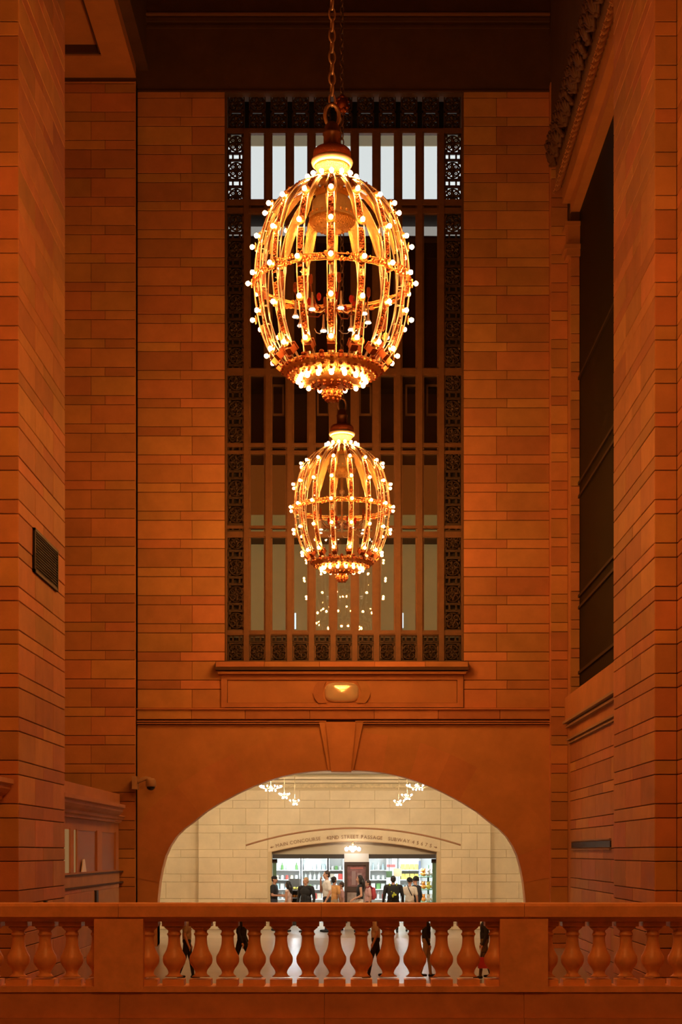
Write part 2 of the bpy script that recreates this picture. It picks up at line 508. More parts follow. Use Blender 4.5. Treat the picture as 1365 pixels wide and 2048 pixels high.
# lintel soffit of the left bay with a sunk panel
so = MB()
sx0, sx1 = -9.6, XL
pxa, pxb = -8.6, PX(190, PX0 and 42.4) if False else -6.55
so.box(pxb, sx1, D1, DL + .02, 22.1, 22.5).box(sx0, pxa, D1, DL + .02, 22.1, 22.5)
so.box(pxa, pxb, 43.1, DL + .02, 22.1, 22.5).box(pxa, pxb, D1, 30.2, 22.1, 22.5)
so.box(pxa, pxb, 30.2, 43.1, 22.35, 22.5)
o = so.build('ceiling_left_bay', STONE_PLAIN); struct(o, 'stone soffit with a sunk panel over the left bay', 'ceiling')
for (x0, x1, y0, y1) in ((pxb - .05, pxb, 30.2, 43.1), (pxa, pxa + .05, 30.2, 43.1), (pxa, pxb, 43.02, 43.1)):
    MB().box(x0, x1, y0, y1, 22.14, 22.36).build('panel_moulding', mat('dark_moulding', (.07, .03, .015), .8), o)
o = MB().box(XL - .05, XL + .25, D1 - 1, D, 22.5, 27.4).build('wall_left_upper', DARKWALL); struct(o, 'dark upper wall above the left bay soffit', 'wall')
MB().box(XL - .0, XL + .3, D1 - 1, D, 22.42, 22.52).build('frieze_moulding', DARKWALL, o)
o = MB().box(-9.9, -9.6, -4, D + .5, -4, 27.5).build('wall_left_outer', STONE_PLAIN); struct(o, 'outer stone wall of the left bay', 'wall')

# ================================================================== near piers
def pier(name, label, xface, sgn, xout):
    b = MB()
    xa, xb = (xout, xface - sgn*.0) if sgn > 0 else (xface, xout)
    if sgn > 0: b.box(xout - 3.5, xface - .025, D1 + .025, D2, -4, 27.4)
    else: b.box(xface + .025, xout + 3.5, D1 + .025, D2, -4, 27.4)
    p = b.build(name, MORTAR); struct(p, label, 'pier')
    mid = (D1 + D2) / 2
    if sgn > 0:   # left pier: side faces +X
        masonry(p, (xface, D1), math.pi/2, 0, D2 - D1, -3.0, 23.5, [1.5, 3.3], [2.3], jitter=.003)
        masonry(p, (0, D1), 0, xout, xface, -3.0, 23.5, [], [], jitter=.002)
    else:
        masonry(p, (xface, D1), -math.pi/2, -(D2 - D1), 0, -3.0, 23.5, [-3.1, -1.4], [-2.3], jitter=.003)
        masonry(p, (0, D1), 0, xface, xout, -3.0, 23.5, [], [], jitter=.002)
    return p
pl = pier('wall_left', 'near stone pier at the left edge with a black grille', XL, 1, -6.25)
pr = pier('wall_right', 'near stone pier at the right edge', XR, -1, PX(1355, D1))
# the hall side walls running towards the viewer
XRN = PX(1355, D1)
b = MB().box(XRN + .025, XRN + 3.5, -4, D1 + .02, -4, 27.4)
p = b.build('wall_right_near', MORTAR); struct(p, 'stone wall running towards the viewer at the right edge', 'wall')
masonry(p, (XRN, D1), -math.pi/2, 0, 8.4, -1.0, 21.0, [1.9, 4.3, 6.5], [3.0, 5.6])
MB().box(XRN, XRN + .06, -4, D1 - 8.4, -4, 27.4).build('wall_face', STONE_PLAIN, p)
b = MB().box(-9.6, -6.25, -4, D1 + .02, -4, 27.4)
b.v = [(-6.275 if abs(q[0] + 6.25) < 1e-6 else q[0], q[1], q[2]) for q in b.v]
p = b.build('wall_left_near', MORTAR); masonry(p, (-6.25, D1), math.pi/2, -8.4, 0, -1.0, 21.0, [-6.5, -4.3, -1.9], [-5.6, -3.0]); MB().box(-6.3, -6.25, -4, D1 - 8.4, -4, 27.4).build('wall_face', STONE_PLAIN, p); struct(p, 'stone wall running towards the viewer at the left edge', 'wall')
def cornice_prof(x, s, z, k=1.0):
    """profile (x,z) of a stepped classical cornice on a plane x, growing towards s"""
    pr_ = [(0, 0), (.10, 0), (.10, .06), (.16, .09), (.16, .15), (.24, .20), (.30, .27), (.30, .33), (.36, .36), (.36, .44), (.02, .50), (0, .50)]
    q = [(x + s * a * k, z + c * k) for a, c in pr_]
    ar_ = sum(q[j][0]*q[(j+1) % len(q)][1] - q[(j+1) % len(q)][0]*q[j][1] for j in range(len(q)))
    return q if ar_ > 0 else q[::-1]
MB().profile_y(cornice_prof(-6.25, 1, 2.42), 20, D1 - .05).build('cornice', STONE_PLAIN, p)
o = MB().box(-9.9, 9.9, -4.3, -4, -4, 27.5).build('wall_rear', STONE_PLAIN); struct(o, 'stone wall behind the viewer', 'wall')

# ================================================================== low infill wall in the left bay
LF, XI = 43.7, XL - 0.36
li = MB().box(XI - .5, XI - .01, D2, LF, -3, 1.16)
li.box(XI - .5, XI - .01, D2, LF, 2.10, 2.5)
li.box(XI - .5, XI - .01, 43.2, LF, 1.16, 2.10)
wi = li.build('wall_left_infill', STONE_PLAIN); struct(wi, 'low stone wall with booth windows between the left pier and the end wall', 'wall')
MB().profile_y(cornice_prof(XI, 1, 2.36, 1.0), D2, 42.3).build('cornice', STONE_PLAIN, wi)
MB().profile_y(cornice_prof(XI, 1, 2.36, .45), 42.3, LF).build('cornice_return', STONE_PLAIN, wi)
MB().box(XI - .6, XI + .02, D2, LF, 2.86, 3.12).build('attic_course', STONE_PLAIN, wi)
for ya, yb in ((36.13, 36.58), (36.97, 37.12), (39.9, 40.67), (43.0, 43.2)):
    MB().box(XI - .2, XI + .02, ya, yb, 1.16, 2.12).build('window_post', STONE_PLAIN, wi)
for ya, yb in ((33.6, 36.13), (36.58, 36.97)):
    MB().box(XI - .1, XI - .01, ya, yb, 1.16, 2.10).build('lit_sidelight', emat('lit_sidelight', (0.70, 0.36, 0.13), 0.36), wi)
for ya, yb in ((37.12, 39.9), (40.67, 43.0)):
    MB().box(XI - .2, XI - .03, ya, yb, 1.16, 2.12).build('booth_panel', mat('booth_panel', (.36, .16, .075), .6), wi)
for z in (1.10, 0.82):
    MB().box(XI - .05, XI + .03, D2, DL, z - .02, z + .02).build('dado_moulding', mat('dark_moulding', (.07, .03, .015), .8), wi)
masonry(wi, (XI, D2), math.pi/2, 0, LF - D2, -2.6, 0.80, [2.6, 5.6], [1.5, 4.2, 7.0])
MB().box(XI - .04, XI + .01, D2, LF, 0.84, 1.14).build('window_ledge', STONE, wi)
c = MB().prism([(0, 0), (.16, 0), (.10, .34), (.05, .34)], 0, .02).build('painted_reflection', mat('reflection_white', (.9, .88, .80), .5))  # white wedge stands in for a light reflection on the glass
c.location = (XI + .03, 37.6, 1.16); c.rotation_euler = (0, 0, math.pi/2); c.scale = (4.0, 1, .85); tag(c, 'painted white reflection on the booth window by the left pier', 'reflection')
for ya, zb in ((31.2, .30), (39.6, .22)):
    xq = XL if ya < 33 else XI
    g = MB().box(xq - .02, xq + .05, ya, ya + (.30 if ya > 33 else .14), zb, .70).build('wall_slot', BLACK)
    tag(g, 'slim black slot plate low on the %s' % ('left pier' if ya < 33 else 'low wall beside the left pier'), 'plate')

# ================================================================== right bay: strips, sill wall, big side window
XS1, XS2, XG = 5.62, 5.90, 5.87
s1 = MB().box(XR + .025, XS1 + .3, D - .25 + .025, D + .4, -1.5, 27.4).build('wall_right_strip', MORTAR)
struct(s1, 'narrow stone strip at the right corner of the window wall', 'wall')
masonry(s1, (0, D - .25), 0, XR, XS1, -1.2, 20.5, [], [])
MB().box(XR, XR + .03, D - .24, D + .02, -1.2, 22).build('strip_edge', STONE, s1)
s2 = MB().box(XS1 + .025, XG + .4, D - .75 + .025, D + .4, -1.5, 18.6).build('wall_right_jamb', MORTAR)
struct(s2, 'stone jamb beside the dark side window', 'wall')
masonry(s2, (0, D - .75), 0, XS1, XG, -1.2, 17.6, [], [])
MB().box(XS1, XS1 + .03, D - .74, D - .2, -1.2, 17.6).build('strip_edge', STONE, s2)
for k_, (e, h) in enumerate(((.10, .16), (.16, .12), (.06, .5), (.14, .10))):
    z = 17.2 + (0, .16, .28, .78)[k_]
    MB().box(XS1 - e, XG + .05, D - .75 - e, D - .1, z, z + h).build('capital_moulding', STONE_PLAIN, s2)
YG1 = D - .75
lo = MB().box(XS1 + .03, XS1 + 1.2, D2 - .2, YG1 + .2, -3, 5.65)
wr = lo.build('wall_right_low', MORTAR); struct(wr, 'stone wall under the sill of the dark side window', 'wall')
masonry(wr, (XS1, YG1), -math.pi/2, 0, YG1 - D2, -2.0, 4.45, [2.2, 4.6, 7.0, 9.3], [1.1, 3.4, 5.8, 8.2])
MB().box(XS1 - .02, XS1 + .1, D2, YG1, 4.46, 5.6).build('sill_wall', STONE_PLAIN, wr)
for z, h, e in ((5.05, .60, .14), (4.96, .06, .20), (4.86, .06, .12), (4.52, .05, .10), (4.44, .04, .06)):
    MB().box(XS1 - e, XS1 + .4, D2, YG1 + .05, z, z + h).build('sill_moulding', STONE_PLAIN if h > .1 else mat('dull_stone', (.36, .24, .15), .8), wr)  # thin fillets in a duller stone
sv = MB().box(XS1 - .03, XS1 + .02, 36.8, 43.4, 1.72, 1.86).build('slot_grille', BLACK)
tag(sv, 'long thin black slot grille low on the right wall', 'grille')
for z in (1.68, 1.90): 
    MB().box(XS1 - .05, XS1 + .0, 36.8, 43.4, z - .015, z + .015).build('slot_frame', mat('dull_stone', (.36, .24, .15), .8), sv)
# dark side window
w2 = MB().box(XG, XG + .04, D2 - .2, YG1 + .1, 5.6, 18.5).build('window_2', mat('dark_side_glass', (.010, .009, .003), .6, 0.0, noise=.2, nscale=.5, spec=.15))
struct(w2, 'tall dark side window on the right', 'window')
for z in (8.0, 8.3, 10.9, 11.25, 14.0, 6.3):
    MB().box(XG - .05, XG + .01, D2, YG1, z - .035, z + .035).build('transom', mat('side_bronze', (.026, .016, .008), .6, .0), w2)
# architrave over the side window, with egg-and-dart and leaf ornament
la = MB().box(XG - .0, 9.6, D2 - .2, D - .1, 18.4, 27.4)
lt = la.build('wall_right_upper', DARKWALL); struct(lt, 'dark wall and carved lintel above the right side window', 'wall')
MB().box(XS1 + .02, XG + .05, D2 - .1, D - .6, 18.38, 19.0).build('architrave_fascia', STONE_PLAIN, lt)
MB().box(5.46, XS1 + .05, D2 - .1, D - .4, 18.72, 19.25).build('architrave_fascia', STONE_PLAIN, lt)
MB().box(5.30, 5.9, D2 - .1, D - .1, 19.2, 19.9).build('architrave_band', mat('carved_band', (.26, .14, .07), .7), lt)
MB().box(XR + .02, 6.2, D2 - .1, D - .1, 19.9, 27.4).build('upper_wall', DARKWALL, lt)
egg = MB().sphere((0, 0, 0), (.085, .085, .14), 8, 6)
egg.tube([(-.02, .12*math.cos(t), .18*math.sin(t) + .02) for t in [math.pi*(k/10) + math.pi for k in range(11)]], .022, 5)
egg.box(-.05, .03, .125, .150, -.17, .10)
em = egg.mesh('carved_egg', mat('carved_egg_stone', (.40, .19, .085), .7))
y = D2; i = 0
while y < D - .6:
    link('carved_egg', em, lt, (5.32, y, 19.10), (0, .6, 0)); y += .30
lf_ = MB(); rq = random.Random(21)
for k in range(7):
    a = (k - 3) * .42
    n0 = len(lf_.v)
    lf_.sphere((0, 0, .20), (.05, .055, .17), 7, 5)
    lf_.xform(Matrix.Translation((-.04 - .05 * math.cos(a * 1.3), 0, 0)) @ Matrix.Rotation(a, 4, 'X') @ Matrix.Rotation(-.55 + .2 * abs(a), 4, 'Y'), n0)
lf_.sphere((-.06, 0, .02), (.08, .09, .08), 8, 5)
lf_.sphere((-.20, 0, .36), (.06, .10, .05), 7, 5)
lm = lf_.mesh('carved_leaf', mat('carved_dark_leaf', (.11, .052, .026), .6))
y = D2
while y < D - .6:
    link('carved_leaf', lm, lt, (5.24, y, 19.55 + .35 * (i % 2)), (R.uniform(-.15, .15), 0, R.uniform(-.25, .25))); y += .30; i += 1
o = MB().box(9.6, 9.9, -4, D + .5, -4, 27.5).build('wall_right_outer', STONE_PLAIN); struct(o, 'outer stone wall of the right bay', 'wall')

# ================================================================== black grille on the left pier, wall camera
ga, gb = XL * -FPX / (PX0 - 65), XL * -FPX / (PX0 - 112)
g = empty('vent_grille', (XL, (ga + gb) / 2, PZ(1085, ga)))
zt, zb = PZ(1055, ga), PZ(1143, ga)
tag(g, 'black square vent grille on the side of the left pier', 'grille')
def gbox(nm, y0, y1, z0, z1, x0, x1, m):
    bb = MB().box(x0 - XL, x1 - XL, y0 - g.location.y, y1 - g.location.y, z0 - g.location.z, z1 - g.location.z)
    return bb.build(nm, m, g)
gbox('backing', ga, gb, zb, zt, XL - .01, XL + .02, BLACK)
for (a_, b_, c_, d_) in ((ga, ga + .06, zb, zt), (gb - .06, gb, zb, zt), (ga, gb, zt - .05, zt), (ga, gb, zb, zb + .05)):
    gbox('frame_bar', a_, b_, c_, d_, XL, XL + .05, BLACK)
for i in range(14):
    z = zb + .07 + (zt - zb - .14) * i / 13
    gbox('louvre', ga + .06, gb - .06, z - .010, z + .010, XL, XL + .04, mat('louvre_black', (.006, .005, .004), .8))
sc_ = empty('security_camera', (PX(272, DL), DL, PZ(1562, DL)))
tag(sc_, 'dome security camera on a curved wall arm beside the arch', 'camera')
dd = 44.0
def sp(x, y, d=dd): return (PX(x, d) - sc_.location.x, d - sc_.location.y, PZ(y, d) - sc_.location.z)
MB().cbox(sp(271, 1566), (.12, .5, .34)).build('wall_plate', mat('camera_beige', (.45, .30, .18), .5), sc_)
MB().tube([sp(271, 1564), sp(282, 1560), sp(293, 1556.5), sp(301, 1558)], [.07, .06, .055, .05], 8).build('arm', mat('camera_beige', (.45, .30, .18), .5), sc_)
hx, _, hz = sp(302, 1568)
MB().lathe([(.0, .16), (.09, .15), (.135, .08), (.14, -.06), (.12, -.07)], 16, (hx, sp(0, 0)[1], hz)).build('housing', mat('camera_beige', (.45, .30, .18), .5), sc_)
MB().sphere((hx, sp(0, 0)[1], hz - .07), (.115, .115, .10), 14, 8).build('dome', mat('camera_dome', (.01, .01, .012), .12), sc_)
# ================================================================== the tall bronze window
YW = D + 0.30
def WXp(x): return PX(x, YW)
def WZp(y): return PZ(y, YW)
w1 = MB()
for (x0, x1, y0, y1) in ((450, 455, 1330, 180), (923, 930, 1330, 180), (450, 930, 190, 180), (450, 930, 1330, 1322)):
    w1.box(WXp(x0), WXp(x1), YW - .05, YW + .25, WZp(y0), WZp(y1))
win = w1.build('window_1', BRONZE); struct(win, 'tall bronze window with pierced side grilles behind the chandeliers', 'window')
C0, PITCH = 515.0, 43.35
mul_x = [C0 + PITCH * (k - .5) for k in range(10)]
mw = MB().box(-.07, .07, -.10, .10, 0, 1).box(-.115, .115, -.02, .08, 0, 1)
mm_ = mw.mesh('mullion', BRONZE)
ztop, zbot = WZp(262), WZp(1325)
for x in mul_x:
    link('mullion', mm_, win, (WXp(x), YW, zbot), None, (1, 1, ztop - zbot))
TRANS = [(400, 412), (417, 428), (737, 752), (887, 895), (902, 909), (1052, 1058), (1064, 1076), (1261, 1271), (258, 268)]
for a, b in TRANS:
    o = MB().box(WXp(455), WXp(925), YW - .06, YW + .10, WZp(b), WZp(a)).box(WXp(492), WXp(886), YW - .085, YW + .02, WZp(b - 2), WZp(a + 2)).build('transom', BRONZE, win)
ROWS = [(268, 400), (412, 417), (428, 737), (752, 887), (895, 902), (909, 1052), (1058, 1064), (1076, 1261)]
gz = {}
for r_, (a, b) in enumerate(ROWS):
    h = WZp(a) - WZp(b)
    w = PITCH * YW / FPX - .14
    pm = MB().box(-w/2, w/2, 0, .012, -h/2, h/2).mesh('pane', GLASS)
    for k in range(9):
        link('pane', pm, win, (WXp(C0 + PITCH * k), YW + .05, (WZp(a) + WZp(b)) / 2))
# pierced scroll grille cell
def grille_cell(w, h, seed):
    b = MB(); rr = random.Random(seed); t = .020
    for (x0, x1, z0, z1) in ((-w/2, w/2, -h/2, -h/2 + .03), (-w/2, w/2, h/2 - .03, h/2), (-w/2, -w/2 + .03, -h/2, h/2), (w/2 - .03, w/2, -h/2, h/2)):
        b.box(x0, x1, -.03, .03, z0, z1)
    R0 = min(w, h) / 2 - .04
    def circ(cx, cz, r, th=t, n=12, a0=0, a1=2*math.pi):
        full = abs(a1 - a0) > 6.2
        pts = [(cx + r*math.cos(a0 + (a1-a0)*i/n), 0, cz + r*math.sin(a0 + (a1-a0)*i/n)) for i in range(n if full else n + 1)]
        b.tube(pts, th, 4, closed=full)
    circ(0, 0, R0, .024, 18); circ(0, 0, R0 * .34, .03, 10)
    b.sphere((0, 0, 0), (R0*.24, .03, R0*.24), 8, 5)
    for q in range(4):
        a = math.pi/4 + q * math.pi/2
        circ(R0*.62*math.cos(a), R0*.62*math.sin(a), R0*.27, .022, 9)
        b.sphere((R0*.62*math.cos(a), 0, R0*.62*math.sin(a)), (R0*.12, .03, R0*.12), 6, 4)
        a = q * math.pi/2
        b.tube([(R0*.3*math.cos(a), 0, R0*.3*math.sin(a)), (R0*.7*math.cos(a+.15), 0, R0*.7*math.sin(a+.15)), (R0*math.cos(a), 0, R0*math.sin(a))], [.04, .05, .02], 5)
        cx, cz = (w/2 - .06) * (1 if q in (0, 3) else -1), (h/2 - .06) * (1 if q < 2 else -1)
        b.sphere((cx, 0, cz), (.055, .03, .055), 6, 4)
    if h > w * 1.15:
        for s in (-1, 1):
            b.tube([(-w/2, 0, s*(h/2 - (h-w)/2)), (0, 0, s*(h/2 - (h-w)/4)), (w/2, 0, s*(h/2 - (h-w)/2))], .03, 4)
    return b.mesh('grille_panel', BRONZE_D)
def slot_cell(w, h):
    b = MB()
    for (x0, x1, z0, z1) in ((-w/2, w/2, -h/2, -h/2 + .035), (-w/2, w/2, h/2 - .035, h/2), (-w/2, -w/2 + .05, -h/2, h/2), (w/2 - .05, w/2, -h/2, h/2),
                             (-w*.24, -w*.14, -h/2, h/2), (w*.14, w*.24, -h/2, h/2)):
        b.box(x0, x1, -.03, .03, z0, z1)
    return b.mesh('slot_panel', BRONZE_D)
cw = (491 - 455) * YW / FPX
big_h = 39 * YW / FPX; small_h = 14 * YW / FPX
gc = grille_cell(cw, big_h, 1); sc2 = slot_cell(cw, small_h)
bb = BRONZE_D
for xc in (473, 906):
    y = 268.0
    while y < 1262:
        link('grille_panel', gc, win, (WXp(xc), YW, WZp(y + 19.5)))
        if y + 53 < 1272: link('slot_panel', sc2, win, (WXp(xc), YW, WZp(y + 46)))
        y += 53
for a_, b_ in ((452, 493), (885, 928)):
    MB().box(WXp(a_), WXp(b_), YW + .16, YW + .2, WZp(1272), WZp(474)).build('grille_light_block', BLACK, win)  # added black sheet, keeps the room glow out of the grilles
xb = [473] + [C0 + PITCH * k for k in range(9)] + [905]
wb_ = PITCH * YW / FPX - .13
gb_ = grille_cell(wb_, 37 * YW / FPX, 2); sb_ = slot_cell(wb_, 13 * YW / FPX)
for x in xb:
    link('grille_panel', gb_, win, (WXp(x), YW, WZp(1304)))
    link('slot_panel', sb_, win, (WXp(x), YW, WZp(1278)))
    for yy in (206, 243):
        link('grille_panel', gb_, win, (WXp(x), YW, WZp(yy)))
# rooms behind the glass; their light is painted as glow on the walls
YR = YW + 1.3
x0, x1 = WXp(440), WXp(940)
LIT_WHITE = emat('office_wall_glow', (0.90, 0.96, 0.95), 0.88)
def room(nm, ya, yb, m, label, depth=1.3):
    o = MB().box(x0, x1, YW + depth, YW + depth + .1, PZ(yb, YW + depth), PZ(ya, YW + depth)).build(nm, m, win)
    o['label'] = label
    return o
def slab(y, m, th=.12):
    MB().box(x0, x1, YW + .14, YR + .05, WZp(y) - th, WZp(y)).build('catwalk_slab', m, win)
room('room_wall', 292, 408, LIT_WHITE, 'bright white lit wall behind the top panes')
room('room_wall', 262, 293, mat('blind_beige_glow', (.42, .34, .2), .8, emit=(.8, .7, .45), estr=.20), 'beige head panel above the lit wall')
room('room_wall', 411, 472, emat('office_wall_glow_dim', (0.85, 0.80, 0.72), 0.38), 'dimly lit grey wall behind the upper panes')
room('room_wall', 180, 262, BLACK, 'black void behind the top grille')
room('room_wall', 471, 742, mat('dark_room_wall', (.055, .022, .012), .9, noise=.3, nscale=.8), 'dark red brown wall behind the middle panes')
room('room_wall', 742, 905, mat('black_room_wall', (.020, .013, .009), .9), 'black room behind the middle panes')
room('room_wall', 905, 1030, mat('curtain_brown_glow', (.16, .07, .03), .9, emit=(.30, .085, .012), estr=.22), 'brown curtain behind the lower panes')
room('room_wall', 1029, 1066, mat('olive_wall_glow', (.20, .17, .09), .9, emit=(.50, .36, .11), estr=.22), 'olive wall behind the lower panes')
room('room_wall', 1066, 1275, mat('olive_blind_glow', (.26, .22, .12), .9, noise=.08, emit=(.58, .43, .15), estr=.19), 'olive lit wall behind the lowest panes')
room('room_wall', 1275, 1345, BLACK, 'black panel behind the bottom grille')
for y in (408, 473, 742, 899, 1062):
    slab(y, mat('catwalk', (.06, .04, .025), .7))
# inner sashes seen behind the glass
ib = MB()
w, h = 25 * YR / FPX, 62 * YR / FPX
for (a, b, c, d) in ((-w/2, -w/2 + .05, -h/2, h/2), (w/2 - .05, w/2, -h/2, h/2), (-w/2, w/2, h/2 - .06, h/2), (-w/2, w/2, -h/2, -h/2 + .06)):
    ib.box(a, b, 0, .06, c, d)
im = ib.mesh('inner_sash', mat('inner_sash_wood', (.24, .13, .06), .6))
for x in (556, 647, 731, 824): link('inner_sash', im, win, (PX(x, YR - .5), YR - .5, PZ(800, YR - .5)))
for x in (866,): link('inner_sash', im, win, (PX(x, YR - .5), YR - .5, PZ(800, YR - .5)))
tl = emat('glare_glow', (0.80, 0.95, 1.0), 1.2)  # glowing rods painted in for the glare on the lower panes
for x, y0_, y1_ in ((578, 1222, 1258), (591, 1226, 1258), (806, 1226, 1256)):
    MB().tube([(PX(x, YR - .3), YR - .3, PZ(y1_, YR - .3)), (PX(x, YR - .3), YR - .3, PZ(y0_, YR - .3))], .022, 6).build('glare_streak', tl, win)

# ================================================================== balustrade
bal = empty('balustrade', (PX(643, DB), DB, -0.4))
tag(bal, 'orange brown marble balustrade with turned balusters across the foreground', 'balustrade')
OX, OY, OZ = bal.location
def bx_(nm, x0, x1, y0, y1, z0, z1, m): return MB().box(x0-OX, x1-OX, y0-OY, y1-OY, z0-OZ, z1-OZ).build(nm, m, bal)
bx0, bx1 = -7.5, 7.2
def zb_(y): return PZ(y, DB)
rail = MB()
pr_ = [(-.26, zb_(1832)), (-.26, zb_(1811)), (-.24, zb_(1806)), (.24, zb_(1806)), (.26, zb_(1811)), (.26, zb_(1832)), (.20, zb_(1837)), (.17, zb_(1842)), (-.17, zb_(1842)), (-.20, zb_(1837))]
for a, b in ((bx0, PX(243, DB)), (PX(243, DB), PX(644, DB)), (PX(644, DB), PX(1045, DB)), (PX(1045, DB), bx1)):
    n = len(pr_)
    s_ = MB()
    a2, b2 = a + .002, b - .002
    vs_ = [(a2 - OX, y, z - OZ) for y, z in pr_] + [(b2 - OX, y, z - OZ) for y, z in pr_]
    fs = [tuple(range(n)), tuple(range(n, 2*n))[::-1]] + [((i+1) % n, i, n+i, n+(i+1) % n) for i in range(n)]
    s_.add(vs_, fs); s_.build('handrail', MARBLE, bal)
# base course and fascia
bx_('base_course', bx0, bx1, DB - .24, DB + .24, zb_(1981), zb_(1970), MARBLE)
xs = [-7.5, PX(-170, DB), PX(245, DB), PX(650, DB), PX(1045, DB), PX(1450, DB), 7.2]
for a, b in zip(xs[:-1], xs[1:]):
    bx_('plinth_block', a + .002, b - .002, DB - .22, DB + .24, zb_(2032), zb_(1981.4), PLINTH)
    bx_('plinth_block', a + .002, b - .002, DB - .27, DB + .24, -1.2, zb_(2032.6), PLINTH)
bx_('bridge_wall', bx0, bx1, DB - .2, DB + .22, -4.2, -1.2, PLINTH)
PED = [(195, 292), (997, 1092), (1365 + 85, 1365 + 180), (-260, -165)]
for a, b in PED:
    p_ = bx_('pedestal', PX(a, DB), PX(b, DB), DB - .25, DB + .25, zb_(1980.5), zb_(1836), MARBLE)
prof = [(1970, 21.5), (1960, 21.5), (1958.5, 19), (1953, 18.5), (1950, 14), (1946, 11.5), (1941, 12.5), (1936, 15.5), (1930, 20), (1925, 22.5), (1918, 23.3),
        (1912, 22.5), (1906, 19), (1900, 16), (1893, 13.8), (1885, 12.4), (1876, 11.9), (1871, 12.6), (1870, 14.2), (1867, 14.6), (1865, 12.4), (1861, 12.2),
        (1858, 16), (1855, 19.5), (1853, 20), (1852, 22.4), (1841, 22.4)]
kpx = DB / FPX
bp = MB().lathe([(r * kpx, zb_(y) - zb_(1970)) for y, r in prof[3:-2]], 20)
for (ya, yb, r) in ((1970, 1957.5, 21.5), (1852, 1841, 22.4)):
    bp.box(-r*kpx, r*kpx, -r*kpx, r*kpx, zb_(ya) - zb_(1970), zb_(yb) - zb_(1970))
bmsh = bp.mesh('baluster', MARBLE)
xs = [348.8 + 53.5 * k for k in range(12)] + [295 + 1, 992] + [1145.5 + 53.5 * k for k in range(5)] + [1093.5] + [144 - 53.5 * k for k in range(5)] + [196]
for x in xs:
    link('baluster', bmsh, bal, (PX(x, DB) - OX, 0, zb_(1970) - OZ))

# ================================================================== chandeliers
SC = 135.6
def cz(y): return (570 - y) / SC
RIB = [(96, 740), (113, 719), (128, 697), (141, 665), (149, 630), (154, 592), (155, 560), (152, 518), (145, 482), (132, 443), (114, 415), (92, 392), (62, 373), (34, 364)]
RP = [(r / SC, cz(y)) for r, y in RIB]
def rib_at(y):
    for (r0, y0), (r1, y1) in zip(RIB[:-1], RIB[1:]):
        if y1 <= y <= y0:
            t = (y0 - y) / (y0 - y1); return (r0 + (r1 - r0) * t) / SC
    return RIB[-1][0] / SC
def smooth_path(P, n):
    out = []
    for i in range(len(P) - 1):
        p0, p1, p2, p3 = P[max(i-1, 0)], P[i], P[i+1], P[min(i+2, len(P)-1)]
        for k in range(n):
            t = k / n
            out.append(tuple(0.5 * ((2*p1[j]) + (-p0[j]+p2[j])*t + (2*p0[j]-5*p1[j]+4*p2[j]-p3[j])*t*t + (-p0[j]+3*p1[j]-3*p2[j]+p3[j])*t**3) for j in (0, 1)))
    out.append(P[-1]); return out
PATH = smooth_path(RP, 3)
def taper(z):  # the ribs narrow towards both ends
    return 1.0 - 0.25 * abs(z / 1.5) ** 2
# --- shared meshes (rib in local: radial = -Y, tangential = X)
rb = MB()
for s in (-1, 1):
    rb.tube([(s * .050 * taper(z), -r, z) for r, z in PATH], .0095, 6)
rib_me = rb.mesh('rib', GOLD_P)
ri = MB()
ri.tube([(0, -(r - .10 * (0.4 + 0.6 * r / 1.14)), z) for r, z in PATH], .012, 5)
for i in range(3, len(PATH) - 3, 3):
    r, z = PATH[i]; ri.tube([(0, -r, z), (0, -(r - .095), z)], .007, 4)
inner_me = ri.mesh('inner_rail', NICKEL)
ZONES = ((728, 704, 4), (694, 652, 10), (628, 600, 6), (582, 552, 7), (548, 506, 9), (482, 436, 11), (416, 380, 10))
pt = MB(); rr = random.Random(3)
for (ya, yb, n) in ZONES:
    vs_ = []; fs = []; q = 6
    for i in range(q + 1):
        y = ya + (yb - ya) * i / q; r = rib_at(y) - .006; w = .044 * taper(cz(y)) * (1 if 0 < i < q else .5)
        vs_ += [(-w, -r, cz(y)), (w, -r, cz(y)), (w, -r + .012, cz(y)), (-w, -r + .012, cz(y))]
    for i in range(q):
        for k in range(4):
            a, b = 4*i + k, 4*i + (k+1) % 4
            fs.append((a, b, b + 4, a + 4))
    fs += [(3, 2, 1, 0), (4*q, 4*q+1, 4*q+2, 4*q+3)]
    pt.add(vs_, fs)
plate_me = pt.mesh('rib_plate', mat('rib_plate_copper', (.20, .055, .022), .5, .6))
ro = MB()
for (ya, yb, n) in ZONES:
    for i in range(n):
        y = ya + (yb - ya) * (i + .5) / n; r = rib_at(y)
        for q in range(3):
            ro.sphere(((q - 1) * .026 + rr.uniform(-.008, .008), -(r + rr.uniform(-.004, .010)), cz(y) + rr.uniform(-.012, .012)), (rr.uniform(.010, .018), .012, rr.uniform(.010, .020)), 6, 4)
orn_me = ro.mesh('rib_ornament', mat('rib_leaf', (.48, .15, .055), .38, .85))
lf = MB()  # broad gilt leaf inside the upper rib
P2 = [(rib_at(y) - .06, cz(y)) for y in (490, 470, 450, 432, 415, 400, 388, 378)]
W2 = [.02, .06, .075, .08, .085, .08, .065, .045]
vs_ = []; fs = []
for (r, z), w in zip(P2, W2):
    vs_ += [(-w, -r, z), (0, -r + .025, z), (w, -r, z), (w, -r + .015, z + .004), (0, -r + .04, z + .004), (-w, -r + .015, z + .004)]
for i in range(len(P2) - 1):
    for k_ in range(6):
        a, b = 6*i + k_, 6*i + (k_+1) % 6
        fs.append((a, b, b + 6, a + 6))
lf.add(vs_, fs, True)
leaf_me = lf.mesh('inner_leaf', mat('gilt_leaf', (.85, .62, .28), .42, .75, bump=.6, bscale=70))
bulb_me = MB().sphere((0, 0, 0), .034, 8, 6).mesh('bulb', BULB)
so_ = MB()
